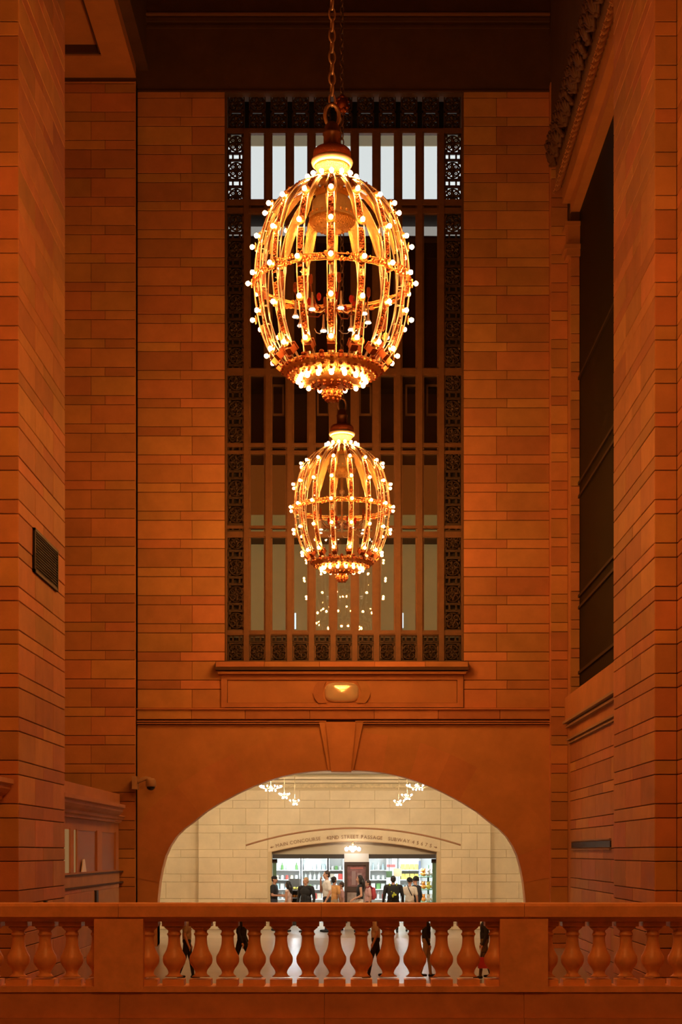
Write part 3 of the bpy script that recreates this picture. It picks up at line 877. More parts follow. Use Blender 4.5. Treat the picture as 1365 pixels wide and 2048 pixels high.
so_.lathe([(.0, 0), (.030, .004), (.066, .024), (.058, .032), (.022, .026), (.018, .042), (.0, .045)], 10)
so_.xform(Matrix.Rotation(math.radians(90), 4, 'X'))   # opens along -Y
sock_me = so_.mesh('socket', GOLD)
ft = MB().cbox((0, 0, 0), (.105, .10, .13)); ft.cbox((0, -.01, .075), (.125, .12, .022))
foot_me = ft.mesh('rib_foot', mat('rib_foot_copper', (.30, .10, .04), .4, .8))
fo2 = MB().sphere((0, 0, 0), (.055, .05, .045), 8, 5); fo2.sphere((0, -.02, .05), (.04, .04, .03), 8, 5)
knob_me = fo2.mesh('base_knob', COPPER)
# equator ring
er = MB(); rE = rib_at(567)
for (dr, dz) in ((0, .045), (0, -.045), (-.05, 0)):
    er.tube([((rE + dr) * math.cos(a), (rE + dr) * math.sin(a), cz(567) + dz) for a in [2*math.pi*i/64 for i in range(64)]], .011, 5, closed=True)
ring_me = er.mesh('equator_ring', GOLD)
eo = MB()
for i in range(288):
    a = 2*math.pi*i/288 + rr.uniform(-.01, .01); r = rE + .012
    s_ = rr.uniform(.018, .040)
    eo.sphere((r*math.cos(a), r*math.sin(a), cz(567) + rr.uniform(-.055, .055)), s_, 6, 4)
eo_me = eo.mesh('ring_ornament', mat('ring_leaf', (.55, .20, .07), .36, .9))
# lower bowl, finial
bk = MB(); rr = random.Random(11)
for (rad, y_, n_, sz) in ((99, 741, 40, .034), (88, 751, 34, .032), (76, 757.5, 30, .026), (40, 770.5, 18, .030), (28, 773, 12, .028)):
    for i in range(n_):
        a = 2*math.pi*(i + .5*(n_ % 4 == 2))/n_ + rr.uniform(-.02, .02)
        bk.sphere((rad/SC*math.cos(a), rad/SC*math.sin(a), cz(y_) + rr.uniform(-.008, .008)), (sz*rr.uniform(.8, 1.15), sz*rr.uniform(.8, 1.15), sz*rr.uniform(.7, 1.0)), 7, 5)
bowlk_me = bk.mesh('bowl_ornament', COPPER)
fk = MB()
for (rad, y_, n_) in ((15, 782, 9), (17.5, 788, 10), (15.5, 794, 9), (11, 799.5, 7)):
    for i in range(n_):
        a = 2*math.pi*(i + .5*(n_ % 2))/n_; fk.sphere((rad/SC*math.cos(a), rad/SC*math.sin(a), cz(y_)), (.028, .028, .034), 6, 4)
fink_me = fk.mesh('finial_scales', COPPER)
ibk = MB()
for (rad, y_, n_, sz) in ((44, 432, 22, .026), (33, 385, 18, .024), (44, 445, 24, .020), (36, 455, 20, .020), (22, 461.5, 14, .02)):
    for i in range(n_):
        a = 2*math.pi*i/n_; ibk.sphere((rad/SC*math.cos(a), rad/SC*math.sin(a), cz(y_)), sz, 6, 4)
ibead_me = ibk.mesh('bowl_beads', GOLD)
bowl_me = MB().lathe([(r / SC, cz(y)) for r, y in ((97, 733), (100, 739), (98, 745), (92, 748), (86, 753), (76, 757), (66, 762), (54, 767), (40, 770), (26, 773), (14, 774))], 40).mesh('lower_bowl', mat('bowl_gilt', (.82, .50, .20), .36, .95, bump=.9, bscale=38))
fin_me = MB().lathe([(r / SC, cz(y)) for r, y in ((9, 772), (13, 775), (12, 778), (16, 781), (18, 787), (17, 793), (13, 799), (7, 803), (1, 805))], 18).mesh('finial', mat('finial_gilt', (.74, .38, .14), .35, .95, bump=1.0, bscale=45))
# crown parts
crown = [('crown_neck', ((34, 362), (30, 356), (27, 350), (29, 343), (33, 337), (36, 333)), mat('crown_gilt', (.90, .62, .24), .34, .9, bump=1.0, bscale=50)),
         ('crown_ring', ((36, 333), (40, 331), (42, 326), (41, 321), (38, 319)), GOLD_P),
         ('crown_drum', ((37, 320), (38, 312), (37, 303), (33, 299), (20, 296), (17, 294)), COPPER),
         ('crown_stem', ((17, 296), (17, 272), (18.5, 270), (18.5, 266), (16, 264), (15, 254), (11, 248), (6, 244)), mat('stem_bronze', (.16, .08, .05), .35, .8))]
crown_me = [(n_, MB().lathe([(r / SC, cz(y)) for r, y in p_], 28).mesh(n_, m_)) for n_, p_, m_ in crown]
# inner crystal bowl
inb = [('inner_bowl', ((20, 395), (34, 398), (40, 405), (41, 424), (45, 428), (46, 436), (45, 440)), CREAM),
       ('inner_bowl_base', ((46, 440), (45, 447), (38, 455), (26, 461), (12, 464), (3, 465)), mat('crown_gilt', (.90, .62, .24), .34, .9)),
       ('inner_bowl_top', ((10, 372), (28, 378), (33, 388), (32, 396), (20, 399)), mat('crown_gilt', (.90, .62, .24), .34, .9)),
       ('inner_stem', ((4, 464), (4, 505), (8, 508), (8, 516), (3, 520), (3, 600), (9, 604), (9, 616), (4, 620), (3, 640), (0.5, 645)), GOLD_P)]
inb_me = [(n_, MB().lathe([(r / SC, cz(y)) for r, y in p_], 26).mesh(n_, m_)) for n_, p_, m_ in inb]
# inner arms; overexposed white of the unlit shades painted as glow
ia = MB()
ia.tube([(0, -.06, cz(612)), (0, -.25, cz(628)), (0, -.42, cz(622)), (0, -.52, cz(606)), (0, -.55, cz(590))], .010, 6)
ia.lathe([(.012, cz(590)), (.03, cz(586)), (.03, cz(574)), (.02, cz(570))], 8, (0, -.55, 0))
arm_me = ia.mesh('inner_arm', COPPER)
ic = MB(); ic.tube([(0, -.55, cz(640)), (.06, -.54, cz(646)), (.12, -.50, cz(646)), (.16, -.46, cz(640))], .007, 5)
ic.lathe([(.035, cz(638)), (.04, cz(636)), (.02, cz(632)), (.012, cz(606))], 10, (0, -.55, 0))
cup_me = ic.mesh('inner_cup', mat('white_enamel', (.85, .82, .75), .3))
disc_me = MB().lathe([(.045, cz(641)), (.05, cz(640)), (.045, cz(638.5))], 12, (0, -.55, 0)).mesh('glowing_shade_disc', emat('shade_disc_glow', (1.0, .80, .55), 3.0))
red_me = MB().sphere((0, -.34, cz(606)), (.035, .035, .06), 8, 6).mesh('red_drop', mat('red_crystal', (.45, .03, .02), .15))
# chain link
lk = []
for i in range(16):
    a = 2*math.pi*i/16; lk.append((.045*math.cos(a), 0, .095*math.sin(a) if abs(math.sin(a)) < .99 else .10*math.sin(a)))
link_me = MB().tube(lk, .016, 6, closed=True).mesh('chain_link', mat('chain_steel', (.36, .27, .20), .35, .85))
lk2 = [(.11*math.cos(2*math.pi*i/20), 0, .17*math.sin(2*math.pi*i/20)) for i in range(20)]
hook_me = MB().tube(lk2, .028, 8, closed=True).mesh('hook_ring', mat('chain_steel', (.36, .27, .20), .35, .85))

BROWS = [(426, 15), (494, 14), (567, 15), (640, 14), (712, 15)]
def chandelier(x, y, z, rz, label, ztop):
    c = empty('chandelier', (x, y, z), rz)
    tag(c, label, 'chandelier', 'egg-shaped chandeliers along the hall')
    for k in range(16):
        th = 2*math.pi*k/16
        r_ = link('rib', rib_me, c, None, (0, 0, th))
        link('inner_rail', inner_me, r_); link('rib_plate', plate_me, r_)['kind'] = 'stuff'; link('rib_ornament', orn_me, r_)['kind'] = 'stuff'; link('inner_leaf', leaf_me, r_)
        r2, z2 = rib_at(722), cz(722)
        link('rib_foot', foot_me, r_, (0, -r2, z2), (-.75, 0, 0))
        for yy, out in BROWS:
            rr_ = rib_at(yy)
            pit = math.atan2(-(cz(yy)) * .35, 1)
            link('socket', sock_me, r_, (0, -rr_ - .02, cz(yy)), (0, 0, 0))
            link('bulb', bulb_me, r_, (0, -rr_ - out / SC + .012, cz(yy)))
        # crown bulb and bowl bulb
        link('socket', sock_me, r_, (0, -.33, cz(366)), (-.9, 0, 0))
        link('bulb', bulb_me, r_, (0, -.385, cz(361)))
        link('socket', sock_me, r_, (0, -.475, cz(758)), (1.0, 0, 0))
        link('bulb', bulb_me, r_, (0, -.50, cz(764)))
        kb = link('base_knob', knob_me, c, (0.70*math.sin(th + math.pi/16), -0.70*math.cos(th + math.pi/16), cz(738)), (0, 0, th + math.pi/16))
    link('equator_ring', ring_me, c); link('ring_ornament', eo_me, c)['kind'] = 'stuff'
    lb_ = link('lower_bowl', bowl_me, c); link('bowl_ornament', bowlk_me, lb_)['kind'] = 'stuff'
    fn_ = link('finial', fin_me, c); link('finial_scales', fink_me, fn_)['kind'] = 'stuff'
    link('bowl_beads', ibead_me, c)['kind'] = 'stuff'
    for n_, m_ in crown_me + inb_me: link(n_, m_, c)
    for k in range(8):
        th = 2*math.pi*k/8 + .2
        link('inner_arm', arm_me, c, None, (0, 0, th)); dl_ = link('inner_cup', cup_me, c, None, (0, 0, th + .05)); link('glowing_shade_disc', disc_me, dl_); link('red_drop', red_me, c, None, (0, 0, th))
    link('hook_ring', hook_me, c, (0, 0, cz(232)), (0, 0, .35))
    zc = cz(232) + .24; i = 0
    while zc + z < ztop:
        link('chain_link', link_me, c, (0, 0, zc), (0, 0, (math.pi/2) * (i % 2) + .35)); zc += .158; i += 1
    return c
CZ = PZ(570, DN)
ch1 = chandelier(PX(664.5, DN), DN, CZ, 0.0, 'large egg-shaped gilt chandelier, the nearer and higher one in the picture', PZ(-60, DN) + 1.5)
zf = PZ(1018, DF) - cz(567)
ch2 = chandelier(PX(684.5, DF), DF, zf, math.pi/16, 'smaller-looking egg-shaped gilt chandelier hanging farther back, below the nearer one', 25.0)
ch3 = chandelier(PX(664.5, DN) - .03, 2*DN - DF, CZ, 0.0, 'egg-shaped gilt chandelier hanging out of sight above the viewer', CZ + 4)
ball = MB().sphere((0, 0, 0), (.16, .16, .2), 10, 7)
rr = random.Random(5)
for i in range(24):
    a = rr.uniform(0, 6.28); t = rr.uniform(-1.2, 1.2)
    ball.sphere((.15*math.cos(a)*math.cos(t), .15*math.sin(a)*math.cos(t), .19*math.sin(t)), .05, 6, 4)
bo = ball.build('chain_boss', COPPER, ch2)
bo.location = (0, 0, PZ(210, DF) - zf)
# ================================================================== the bright passage behind the arch
PL, PR_, PC = -7.4, 6.8, 3.98
def QX(x): return PX(x, DP)
def QZ(y): return PZ(y, DP)
AX = QX(708)                     # axis of the shop opening
RO = 697 * DP / FPX              # radius of the hood moulding
def arc_z(x, ytop, R_): 
    dx = x - AX
    return QZ(ytop) - (R_ - math.sqrt(R_*R_ - dx*dx))
OX0, OX1 = QX(544), QX(874)
ri_ = 668 * DP / FPX
pts = [(OX0 + (OX1-OX0)*i/24, arc_z(OX0 + (OX1-OX0)*i/24, 1683, ri_)) for i in range(25)]
CX0, CX1 = QX(397), QX(982)
fw = MB()
fw.box(CX0, OX0, DP + .02, DP + .5, -.8, PC).box(OX1, CX1, DP + .02, DP + .5, -.8, PC)
fw.columns(pts, PC, DP + .02, DP + .5)
fw.box(PL, CX0, DP + .27, DP + .5, -.8, PC).box(CX1, PR_, DP + .27, DP + .5, -.8, PC)
wf = fw.build('wall_far', MORTAR_PALE); struct(wf, 'cream stone far wall of the passage with an arched shop opening', 'wall')
masonry(wf, (0, DP), 0, CX0, OX0 - .12, -.75, 3.5, [QX(440), QX(492)], [QX(466), QX(520)], STONE_PALE, .005, .004)
masonry(wf, (0, DP), 0, OX1 + .12, CX1, -.75, 3.5, [QX(924), QX(955)], [QX(905), QX(940)], STONE_PALE, .005, .004)
masonry(wf, (0, DP), 0, OX0 - .12, OX1 + .12, 2.45, 3.5, [QX(600), QX(660), QX(750), QX(820)], [QX(570), QX(630), QX(700), QX(780), QX(850)], STONE_PALE, .005, .004)
masonry(wf, (0, DP + .25), 0, PL, CX0, -.75, 3.5, [QX(330)], [QX(360)], STONE_PALE, .005, .004)
masonry(wf, (0, DP + .25), 0, CX1, PR_, -.75, 3.5, [QX(1040)], [QX(1015)], STONE_PALE, .005, .004)
pts2 = [(OX0 - .11 + (OX1-OX0+.22)*i/24, arc_z(OX0 - .11 + (OX1-OX0+.22)*i/24, 1683, ri_)) for i in range(25)]
MB().columns([(x, max(z, arc_z(OX0, 1683, ri_))) for x, z in pts2], 2.44, DP, DP + .03).build('arch_band', STONE_PALE, wf)
hood = [(QX(492) + (QX(922)-QX(492))*i/40, DP - .0, arc_z(QX(492) + (QX(922)-QX(492))*i/40, 1656.5, RO)) for i in range(41)]
MB().tube(hood, .026, 6).build('hood_moulding', mat('hood_brown', (.34, .15, .06), .7), wf)
MB().tube([(x, DP - .0, z) for x, z in pts], .016, 6).build('arch_edge', mat('hood_pale', (.50, .33, .18), .7), wf)
MB().box(PL, PR_, DP - .1, DP + .3, QZ(1576), QZ(1568)).build('cornice_band', mat('cornice_ochre', (.55, .40, .20), .7, noise=.3, nscale=9), wf)
MB().box(PL, PR_, DP - .22, DP + .3, QZ(1566), QZ(1561)).build('cornice_band', STONE_PALE, wf)
MB().box(PL, PR_, DP - .34, DP + .3, QZ(1559), QZ(1554)).build('cornice_band', STONE_PALE, wf)
o = MB().box(PL - .2, PR_ + .2, D + BW, DP + .5, PC, PC + .2).build('ceiling_passage', mat('passage_ceiling', (.68, .58, .45), .8)); struct(o, 'pale plaster ceiling of the passage', 'ceiling')
o = MB().box(PL - .3, PL, D + BW, DP + .5, -.9, PC).build('wall_passage_left', STONE_PALE); struct(o, 'cream stone end of the passage on the left', 'wall')
o = MB().box(PR_, PR_ + .3, D + BW, DP + .5, -.9, PC).build('wall_passage_right', STONE_PALE); struct(o, 'cream stone end of the passage on the right', 'wall')
# carved inscription on the arch band
txt_m = mat('inscription_brown', (.26, .13, .06), .7)
def glyph(ch, size):
    cu = bpy.data.curves.new('glyph', 'FONT'); cu.body = ch; cu.size = size; cu.align_x = 'CENTER'; cu.extrude = .004; cu.resolution_u = 2
    ob = bpy.data.objects.new('glyph', cu); col.objects.link(ob)
    dg = bpy.context.evaluated_depsgraph_get()
    me = bpy.data.meshes.new_from_object(ob.evaluated_get(dg))
    v = [tuple(q.co) for q in me.vertices]; f = [tuple(p.vertices) for p in me.polygons]
    bpy.data.objects.remove(ob); bpy.data.curves.remove(cu); bpy.data.meshes.remove(me)
    return v, f
GL = {}
ins = MB()
TEXT = '< MAIN CONCOURSE   42ND STREET PASSAGE   SUBWAY 4 5 6 7 S >'
size = .155
adv = []
for ch in TEXT:
    if ch == ' ': adv.append(.055); continue
    if ch in '<>': adv.append(.14); continue
    if ch not in GL: GL[ch] = glyph(ch, size)
    xs_ = [q[0] for q in GL[ch][0]]; adv.append(max(xs_) - min(xs_) + .022)
tot = sum(adv); want = (878 - 538) * DP / FPX; kx = want / tot
R_t = 679 * DP / FPX; cz_t = QZ(1674.5) - R_t
s_ = -want / 2
for ch, a_ in zip(TEXT, adv):
    m_ = s_ + a_ * kx / 2; s_ += a_ * kx
    if ch == ' ': continue
    th = m_ / R_t
    def place(x, z): 
        rr_ = R_t + z
        c, sn = math.cos(th), math.sin(th)
        return (AX + sn * rr_ + c * x, DP - .012, cz_t + c * rr_ - sn * x)
    if ch in '<>':
        d_ = 1 if ch == '>' else -1
        q = [(d_*.055, 0), (d_*.0, .035), (d_*.0, .012), (-d_*.055, .012), (-d_*.055, -.012), (d_*.0, -.012), (d_*.0, -.035)]
        if d_ > 0: q = q[::-1]
        q = q[::-1]
        ins.add([place(x, z) for x, z in q] , [tuple(range(7))])
        continue
    v, f = GL[ch]
    xs_ = [q[0] for q in v]; x0_ = (max(xs_) + min(xs_)) / 2
    vv = []
    for (x, y, z) in v:
        p_ = place((x - x0_) * min(kx, 1.1), y - .04); vv.append((p_[0], p_[1] - z, p_[2]))
    ins.add(vv, f)
o = ins.build('inscription', txt_m, wf); o['label'] = 'brown carved lettering over the shop arch'

# ---- lamps of the passage
wl_ = emat('crystal_glow', (1.0, 0.93, 0.84), 70.0)
crys_me = MB().sphere((0, 0, 0), .023, 6, 4).mesh('crystal_bulb', wl_)
sbr = mat('small_brass', (.75, .6, .35), .35, .8)
def sconce_chand(px, py, d, R_, n, label, tiers=2):
    c = empty('crystal_chandelier', (PX(px, d), d, PZ(py, d)))
    tag(c, label, 'chandelier', 'small crystal chandeliers in the passage')
    b = MB()
    b.tube([(0, 0, .0), (0, 0, PC - c.location.z - .01)], .010, 6)
    b.lathe([(.02, .06), (.05, .02), (.035, -.04), (.012, -.09)], 10)
    b.build('stem', sbr, c)
    for k in range(n):
        a = 2*math.pi*k/n + px
        ex, ey = R_*math.cos(a), R_*math.sin(a)
        MB().tube([(0, 0, 0), (ex*.5, ey*.5, -.05), (ex, ey, .0)], .007, 5).build('arm', sbr, c)
        link('crystal_bulb', crys_me, c, (ex, ey, .035))
    if tiers > 1:
        for k in range(max(3, n // 2)):
            a = 2*math.pi*k/max(3, n // 2) + .3; link('crystal_bulb', crys_me, c, (R_*.45*math.cos(a), R_*.45*math.sin(a), -.085))
    return c
for px, py, d, R_, n, lab in ((542, 1575, 46.6, .30, 9, 'crystal chandelier at the top left of the arch, largest of the left three'),
                              (569, 1590, 48.2, .15, 5, 'small crystal chandelier on the left, between the other two'),
                              (590, 1603, 49.6, .14, 5, 'small crystal chandelier on the left, lowest of the left three'),
                              (836, 1573, 46.6, .30, 9, 'crystal chandelier at the top right of the arch, largest of the right three'),
                              (815, 1592, 48.2, .15, 5, 'small crystal chandelier on the right, between the other two'),
                              (798, 1604, 49.6, .15, 5, 'small crystal chandelier on the right, lowest of the right three')):
    sconce_chand(px, py, d, R_, n, lab)
lamp = empty('arch_lantern', (QX(706), DP - .25, QZ(1697)))
tag(lamp, 'bright lamp cluster hanging over the shop pillar', 'lamp')
MB().tube([(0, 0, 0), (0, 0, .20), (0, .23, .20)], .012, 6).lathe([(.01, .2), (.05, .17), (.03, .12), (.0, .10)], 10).build('bracket', sbr, lamp)
gl = emat('lantern_glow', (1.0, 0.95, 0.95), 14.0)
gm_ = MB().sphere((0, 0, 0), (.055, .055, .065), 10, 7).mesh('globe', gl)
for dx, dz in ((-.19, -.02), (-.07, .01), (.07, .01), (.19, -.02), (0, -.05)):
    link('globe', gm_, lamp, (dx, -.02, dz))
MB().tube([(-.19, 0, -.02), (0, 0, .03), (.19, 0, -.02)], .012, 6).build('cross_arm', sbr, lamp)
# unseen ceiling panels added to brighten the passage, out of frame above the arch
for i, x in enumerate((-6.2, -2.6, 1.2, 5.4)):
    t = empty('added_ceiling_lamp', (x, 46.4, PC - .10))
    tag(t, 'added unseen ceiling lamp brightening the passage above the arch, %s' % ('far left', 'centre left', 'centre right', 'far right')[i], 'lamp', 'added passage ceiling lamps')
    MB().box(-.55, .55, -.42, .42, .02, .05).build('lamp_frame', sbr, t)
    area('lamp_light', (0, 0, -.045), 1.0, PASSAGE_W / 4, PASSAGE_C, rot=(.75, 0, 0), parent=t)

# ================================================================== the shop
SY0, SY1 = DP + .3, 56.2
shop_w = mat('shop_white', (.80, .84, .84), .6)
sh = MB()
sh.box(-3.4, 3.3, SY1, SY1 + .1, -.75, 1.9).box(-3.5, -3.4, DP + .5, SY1, -.75, 1.9).box(3.3, 3.4, DP + .5, SY1, -.75, 1.9)
ws = sh.build('wall_shop', shop_w); struct(ws, 'white back and side walls of the bright shop', 'wall')
o = MB().box(-3.5, 3.4, DP + .5, SY1 + .1, 1.78, 1.9).build('ceiling_shop', shop_w); struct(o, 'white shop ceiling', 'ceiling')
for i, (x, y) in enumerate(((-1.9, 53.0), (-1.9, 55.0), (1.7, 53.0), (1.7, 55.0), (0, 54.2))):
    t = empty('shop_ceiling_lamp', (x, y, 1.78))
    tag(t, 'white ceiling panel lamp in the shop, %s' % ('front left', 'back left', 'front right', 'back right', 'middle')[i], 'lamp', 'shop ceiling lamps')
    MB().box(-.5, .5, -.3, .3, -.025, .0).build('lamp_frame', shop_w, t)
    area('lamp_light', (0, 0, -.035), .95, SHOP_W / 5, SHOP_C, sy=.55, parent=t)
# tympanum, header, pillar
o = MB().columns([(OX0 + .001, QZ(1709)), (OX1 - .001, QZ(1709))], QZ(1684), DP + .2, DP + .3)
ty = MB().columns([(x, QZ(1709)) for x, z in pts], 2.0, DP + .2, DP + .3).build('trim_4', mat('tympanum_beige', (.50, .40, .26), .7)); struct(ty, 'plain beige infill under the shop arch', 'panel')
hd = MB().box(OX0 + .02, QX(690), DP + .08, DP + .3, QZ(1717), QZ(1708.5)).build('shop_header', mat('header_dark', (.035, .028, .020), .5))
tag(hd, 'dark header bar over the left shop front', 'header')
hd = MB().box(QX(737), OX1 - .02, DP + .08, DP + .3, QZ(1717), QZ(1708.5)).build('shop_header', mat('header_dark', (.035, .028, .020), .5))
tag(hd, 'dark header bar over the right shop front', 'header')
pil = MB().box(QX(689), QX(738), DP + .05, DP + .45, -.75, QZ(1707)).build('shop_pillar', mat('pillar_pale', (.70, .66, .58), .5)); tag(pil, 'pale shop pillar between the two shop fronts', 'pillar')
ps = empty('poster_frame', (QX(713.5), DP + .02, -.6))
tag(ps, 'dark framed poster stand in front of the shop pillar', 'poster')
fm = mat('poster_dark_wood', (.06, .035, .025), .5)
def pb(nm, xa, xb, ya, yb, y0, y1, m):
    return MB().box(QX(xa) - ps.location.x, QX(xb) - ps.location.x, y0, y1, QZ(yb) - ps.location.z, QZ(ya) - ps.location.z).build(nm, m, ps)
pb('frame_side', 689.5, 695, 1724, 1846, -.06, .02, fm); pb('frame_side', 732, 739, 1724, 1846, -.06, .02, fm)
pb('frame_top', 689.5, 739, 1724, 1731, -.065, .02, fm); pb('frame_rail', 690, 739, 1773, 1783, -.065, .02, fm)
pb('poster_sheet', 695, 732, 1731, 1773, -.02, .02, mat('poster_print', (.22, .11, .11), .4, noise=.5, nscale=9))
pb('poster_band', 701, 727, 1735, 1737.5, -.024, -.018, mat('poster_red', (.55, .16, .14), .5))
pb('poster_figure', 704, 712, 1742, 1770, -.023, -.019, mat('poster_grey', (.32, .22, .22), .5)); pb('poster_figure', 715, 724, 1746, 1770, -.023, -.019, mat('poster_grey', (.32, .22, .22), .5))
pb('lower_panel', 695, 732, 1783, 1842, -.02, .02, mat('poster_low', (.38, .30, .26), .5, noise=.4, nscale=8))
for s_, (xa, xb), lab in ((0, (545, 552), 'left'), (1, (866.5, 873.5), 'right')):
    jb = MB().box(QX(xa), QX(xb), DP + .32, DP + .42, -.75, QZ(1719)).build('shop_jamb', mat('jamb_green', (.11, .20, .11), .5))
    tag(jb, 'green painted jamb at the %s end of the shop front' % lab, 'jamb')
    MB().box(QX(xa) - .03, QX(xb) + .03, DP + .30, DP + .44, QZ(1726), QZ(1718)).build('jamb_cap', mat('header_dark', (.035, .028, .020), .5), jb)

# ---- shelving and goods
shelf_m = mat('shelf_white', (.78, .80, .78), .5)
def shelving(x0, x1, y, levels, label, m=shelf_m, top=1.45, dep=.38):
    s = empty('shelving_unit', ((x0+x1)/2, y, -.75)); tag(s, label, 'shelf')
    w = (x1 - x0) / 2
    MB().box(-w, -w + .03, -dep, 0, 0, top + .75).build('side_panel', m, s); MB().box(w - .03, w, -dep, 0, 0, top + .75).build('side_panel', m, s)
    MB().box(-w, w, -.02, 0, 0, top + .75).build('back_panel', m, s)
    for z in levels: MB().box(-w + .03, w - .03, -dep, -.02, z + .75 - .025, z + .75).build('shelf_board', m, s)
    return s
ITEM = {}
def item_mesh(kind, colr):
    key = (kind, colr)
    if key in ITEM: return ITEM[key]
    m = mat('goods_%d_%d_%d' % tuple(int(q * 99) for q in colr), colr, .5)
    b = MB()
    if kind == 'bottle': b.lathe([(.035, 0), (.04, .01), (.04, .13), (.034, .155), (.015, .18), (.014, .215), (.018, .22), (.018, .235), (.0, .236)], 10)
    elif kind == 'jar': b.lathe([(.045, 0), (.05, .01), (.05, .10), (.042, .115), (.045, .117), (.045, .14), (.0, .141)], 10)
    elif kind == 'box': b.box(-.065, .065, -.05, .05, 0, .19); b.box(-.055, .055, -.053, .053, .05, .14)
    elif kind == 'fruit': b.lathe([(.0, 0), (.03, .006), (.047, .03), (.05, .05), (.044, .072), (.025, .09), (.006, .086), (.0, .088)], 10)
    elif kind == 'plush':
        b.sphere((0, 0, .08), (.085, .07, .085), 8, 6); b.sphere((0, -.02, .19), (.065, .06, .06), 8, 6)
        b.sphere((-.05, -.01, .245), .024, 6, 4); b.sphere((.05, -.01, .245), .024, 6, 4); b.sphere((-.08, -.05, .09), .03, 6, 4); b.sphere((.08, -.05, .09), .03, 6, 4)
    ITEM[key] = b.mesh(kind, m); return ITEM[key]
CNAME = {}
def ordinal(i, n):
    if n == 1: return 'only one'
    if i == 0: return 'leftmost'
    if i == n - 1: return 'rightmost'
    if n % 2 and i == n // 2: return 'middle one'
    return ('second', 'third', 'fourth', 'fifth', 'sixth')[i - 1] + ' from left'
def row(kind, cols, x0, x1, y, z, n, where, group, cat, sc=1.0):
    nm = {'bottle': 'bottle', 'jar': 'jar', 'box': 'carton', 'fruit': 'fruit', 'plush': 'plush_toy'}[kind]
    for i in range(n):
        x = x0 + (x1 - x0) * (i + .5) / n
        o = link(nm, item_mesh(kind, cols[i % len(cols)]), None, (x, y + R.uniform(-.02, .02), z), (0, 0, R.uniform(-.15, .15)), (sc, sc, sc))
        tag(o, '%s %s, %s %s' % (CNAME.get(cols[i % len(cols)], 'pale'), nm.replace('_', ' '), ordinal(i, n), where), cat, group)
PA, PB, PC2, PD = (.62, .66, .60), (.80, .80, .76), (.45, .58, .60), (.70, .60, .45)
RED, YEL, ORG, GRN, BLU = (.65, .08, .06), (.82, .66, .12), (.85, .33, .05), (.16, .35, .10), (.25, .35, .60)
CNAME.update({PA: 'grey', PB: 'white', PC2: 'blue-grey', PD: 'tan', RED: 'red', YEL: 'yellow', ORG: 'orange', GRN: 'green', BLU: 'blue'})
LV = [.05, .38, .70, 1.02]
yb = SY1 - .02
units = [(-2.75, -1.85, 'white shelf unit at the far left of the shop'), (-1.80, -.95, 'white shelf unit left of the shop pillar, second from the left'),
         (-.90, -.40, 'narrow white shelf unit just left of the shop pillar'), (.45, 1.05, 'white shelf unit just right of the shop pillar'),
         (1.45, 2.15, 'white shelf unit with rows of yellow cartons')]
UN = ('far left shop unit', 'second shop unit', 'narrow shop unit', 'unit right of the pillar', 'yellow carton unit')
for k, (a, b_, lab) in enumerate(units):
    shelving(a, b_, yb, LV, lab)
    for j, z in enumerate(LV):
        lev = ('lowest', 'second', 'third', 'top')[j]
        n = max(3, int((b_ - a - .1) / .15))
        if k == 4 and j in (2, 3): kind, cols = 'box', [YEL]
        else:
            kind = ('bottle', 'box', 'jar')[(k + j) % 3]
            cols = ([PA, PB], [PC2, PB], [PD, PB, RED], [PB, GRN, PA])[(k * 2 + j) % 4]
        nm = {'bottle': 'bottle', 'box': 'carton', 'jar': 'jar'}[kind]
        row(kind, cols, a + .05, b_ - .05, yb - .2, z, n, 'on the %s shelf of the %s' % (lev, UN[k]), '%ss on the %s shelf, %s' % (nm, lev, UN[k]), nm)
# dark produce rack with fruit
px_ = lambda x, d=54.0: PX(x, d)
rk = shelving(px_(578), px_(601), 54.2, [-.35, -.10, .15, .40], 'dark slatted produce rack between the customers at the left', mat('rack_dark', (.10, .08, .06), .6), .75, .42)
for j, (z, cl, cname) in enumerate(((-.35, GRN, 'green'), (-.10, ORG, 'orange'), (.15, ORG, 'orange'), (.40, YEL, 'yellow'))):
    row('fruit', [cl], px_(579.5), px_(599.5), 54.0, z, 3, 'on the %s tier of the dark produce rack' % ('lowest', 'second', 'third', 'top')[j], 'fruit on the produce rack, tier %d' % j, 'fruit', 1.0)
# toy stand on the right
st = empty('toy_stand', (px_(857, 53.2), 53.2, -.75)); tag(st, 'green tiered toy stand at the right end of the shop', 'stand')
MB().tube([(0, 0, 0), (0, 0, 1.95)], .03, 8).build('post', mat('jamb_green', (.11, .20, .11), .5), st)
for z in (.35, .78, 1.18, 1.58): MB().lathe([(.30, z - .02), (.31, z), (.30, z + .012)], 18).build('tier', mat('tier_green', (.20, .38, .22), .5), st)
MB().lathe([(.25, 0), (.25, .03), (.05, .06)], 16).build('base', mat('jamb_green', (.11, .20, .11), .5), st)
for j, (z, cl) in enumerate(((-.388, [PB, ORG, PB]), (.042, [PB, ORG, PD]), (.442, [(.75, .70, .62), ORG, YEL]), (.842, [PB, ORG, (.8, .75, .65)]))):
    for i in range(5):
        a = -math.pi/2 + (i - 2) * .75
        o = link('plush_toy', item_mesh('plush', cl[i % 3]), None, (st.location.x + .21*math.cos(a), 53.2 + .21*math.sin(a), z), (0, 0, a + math.pi/2), (.95,)*3)
        tag(o, 'plush toy, %s on the %s tier of the green toy stand' % (ordinal(i, 5), ('lowest', 'second', 'third', 'top')[j]), 'toy', 'plush toys, tier %d' % j)
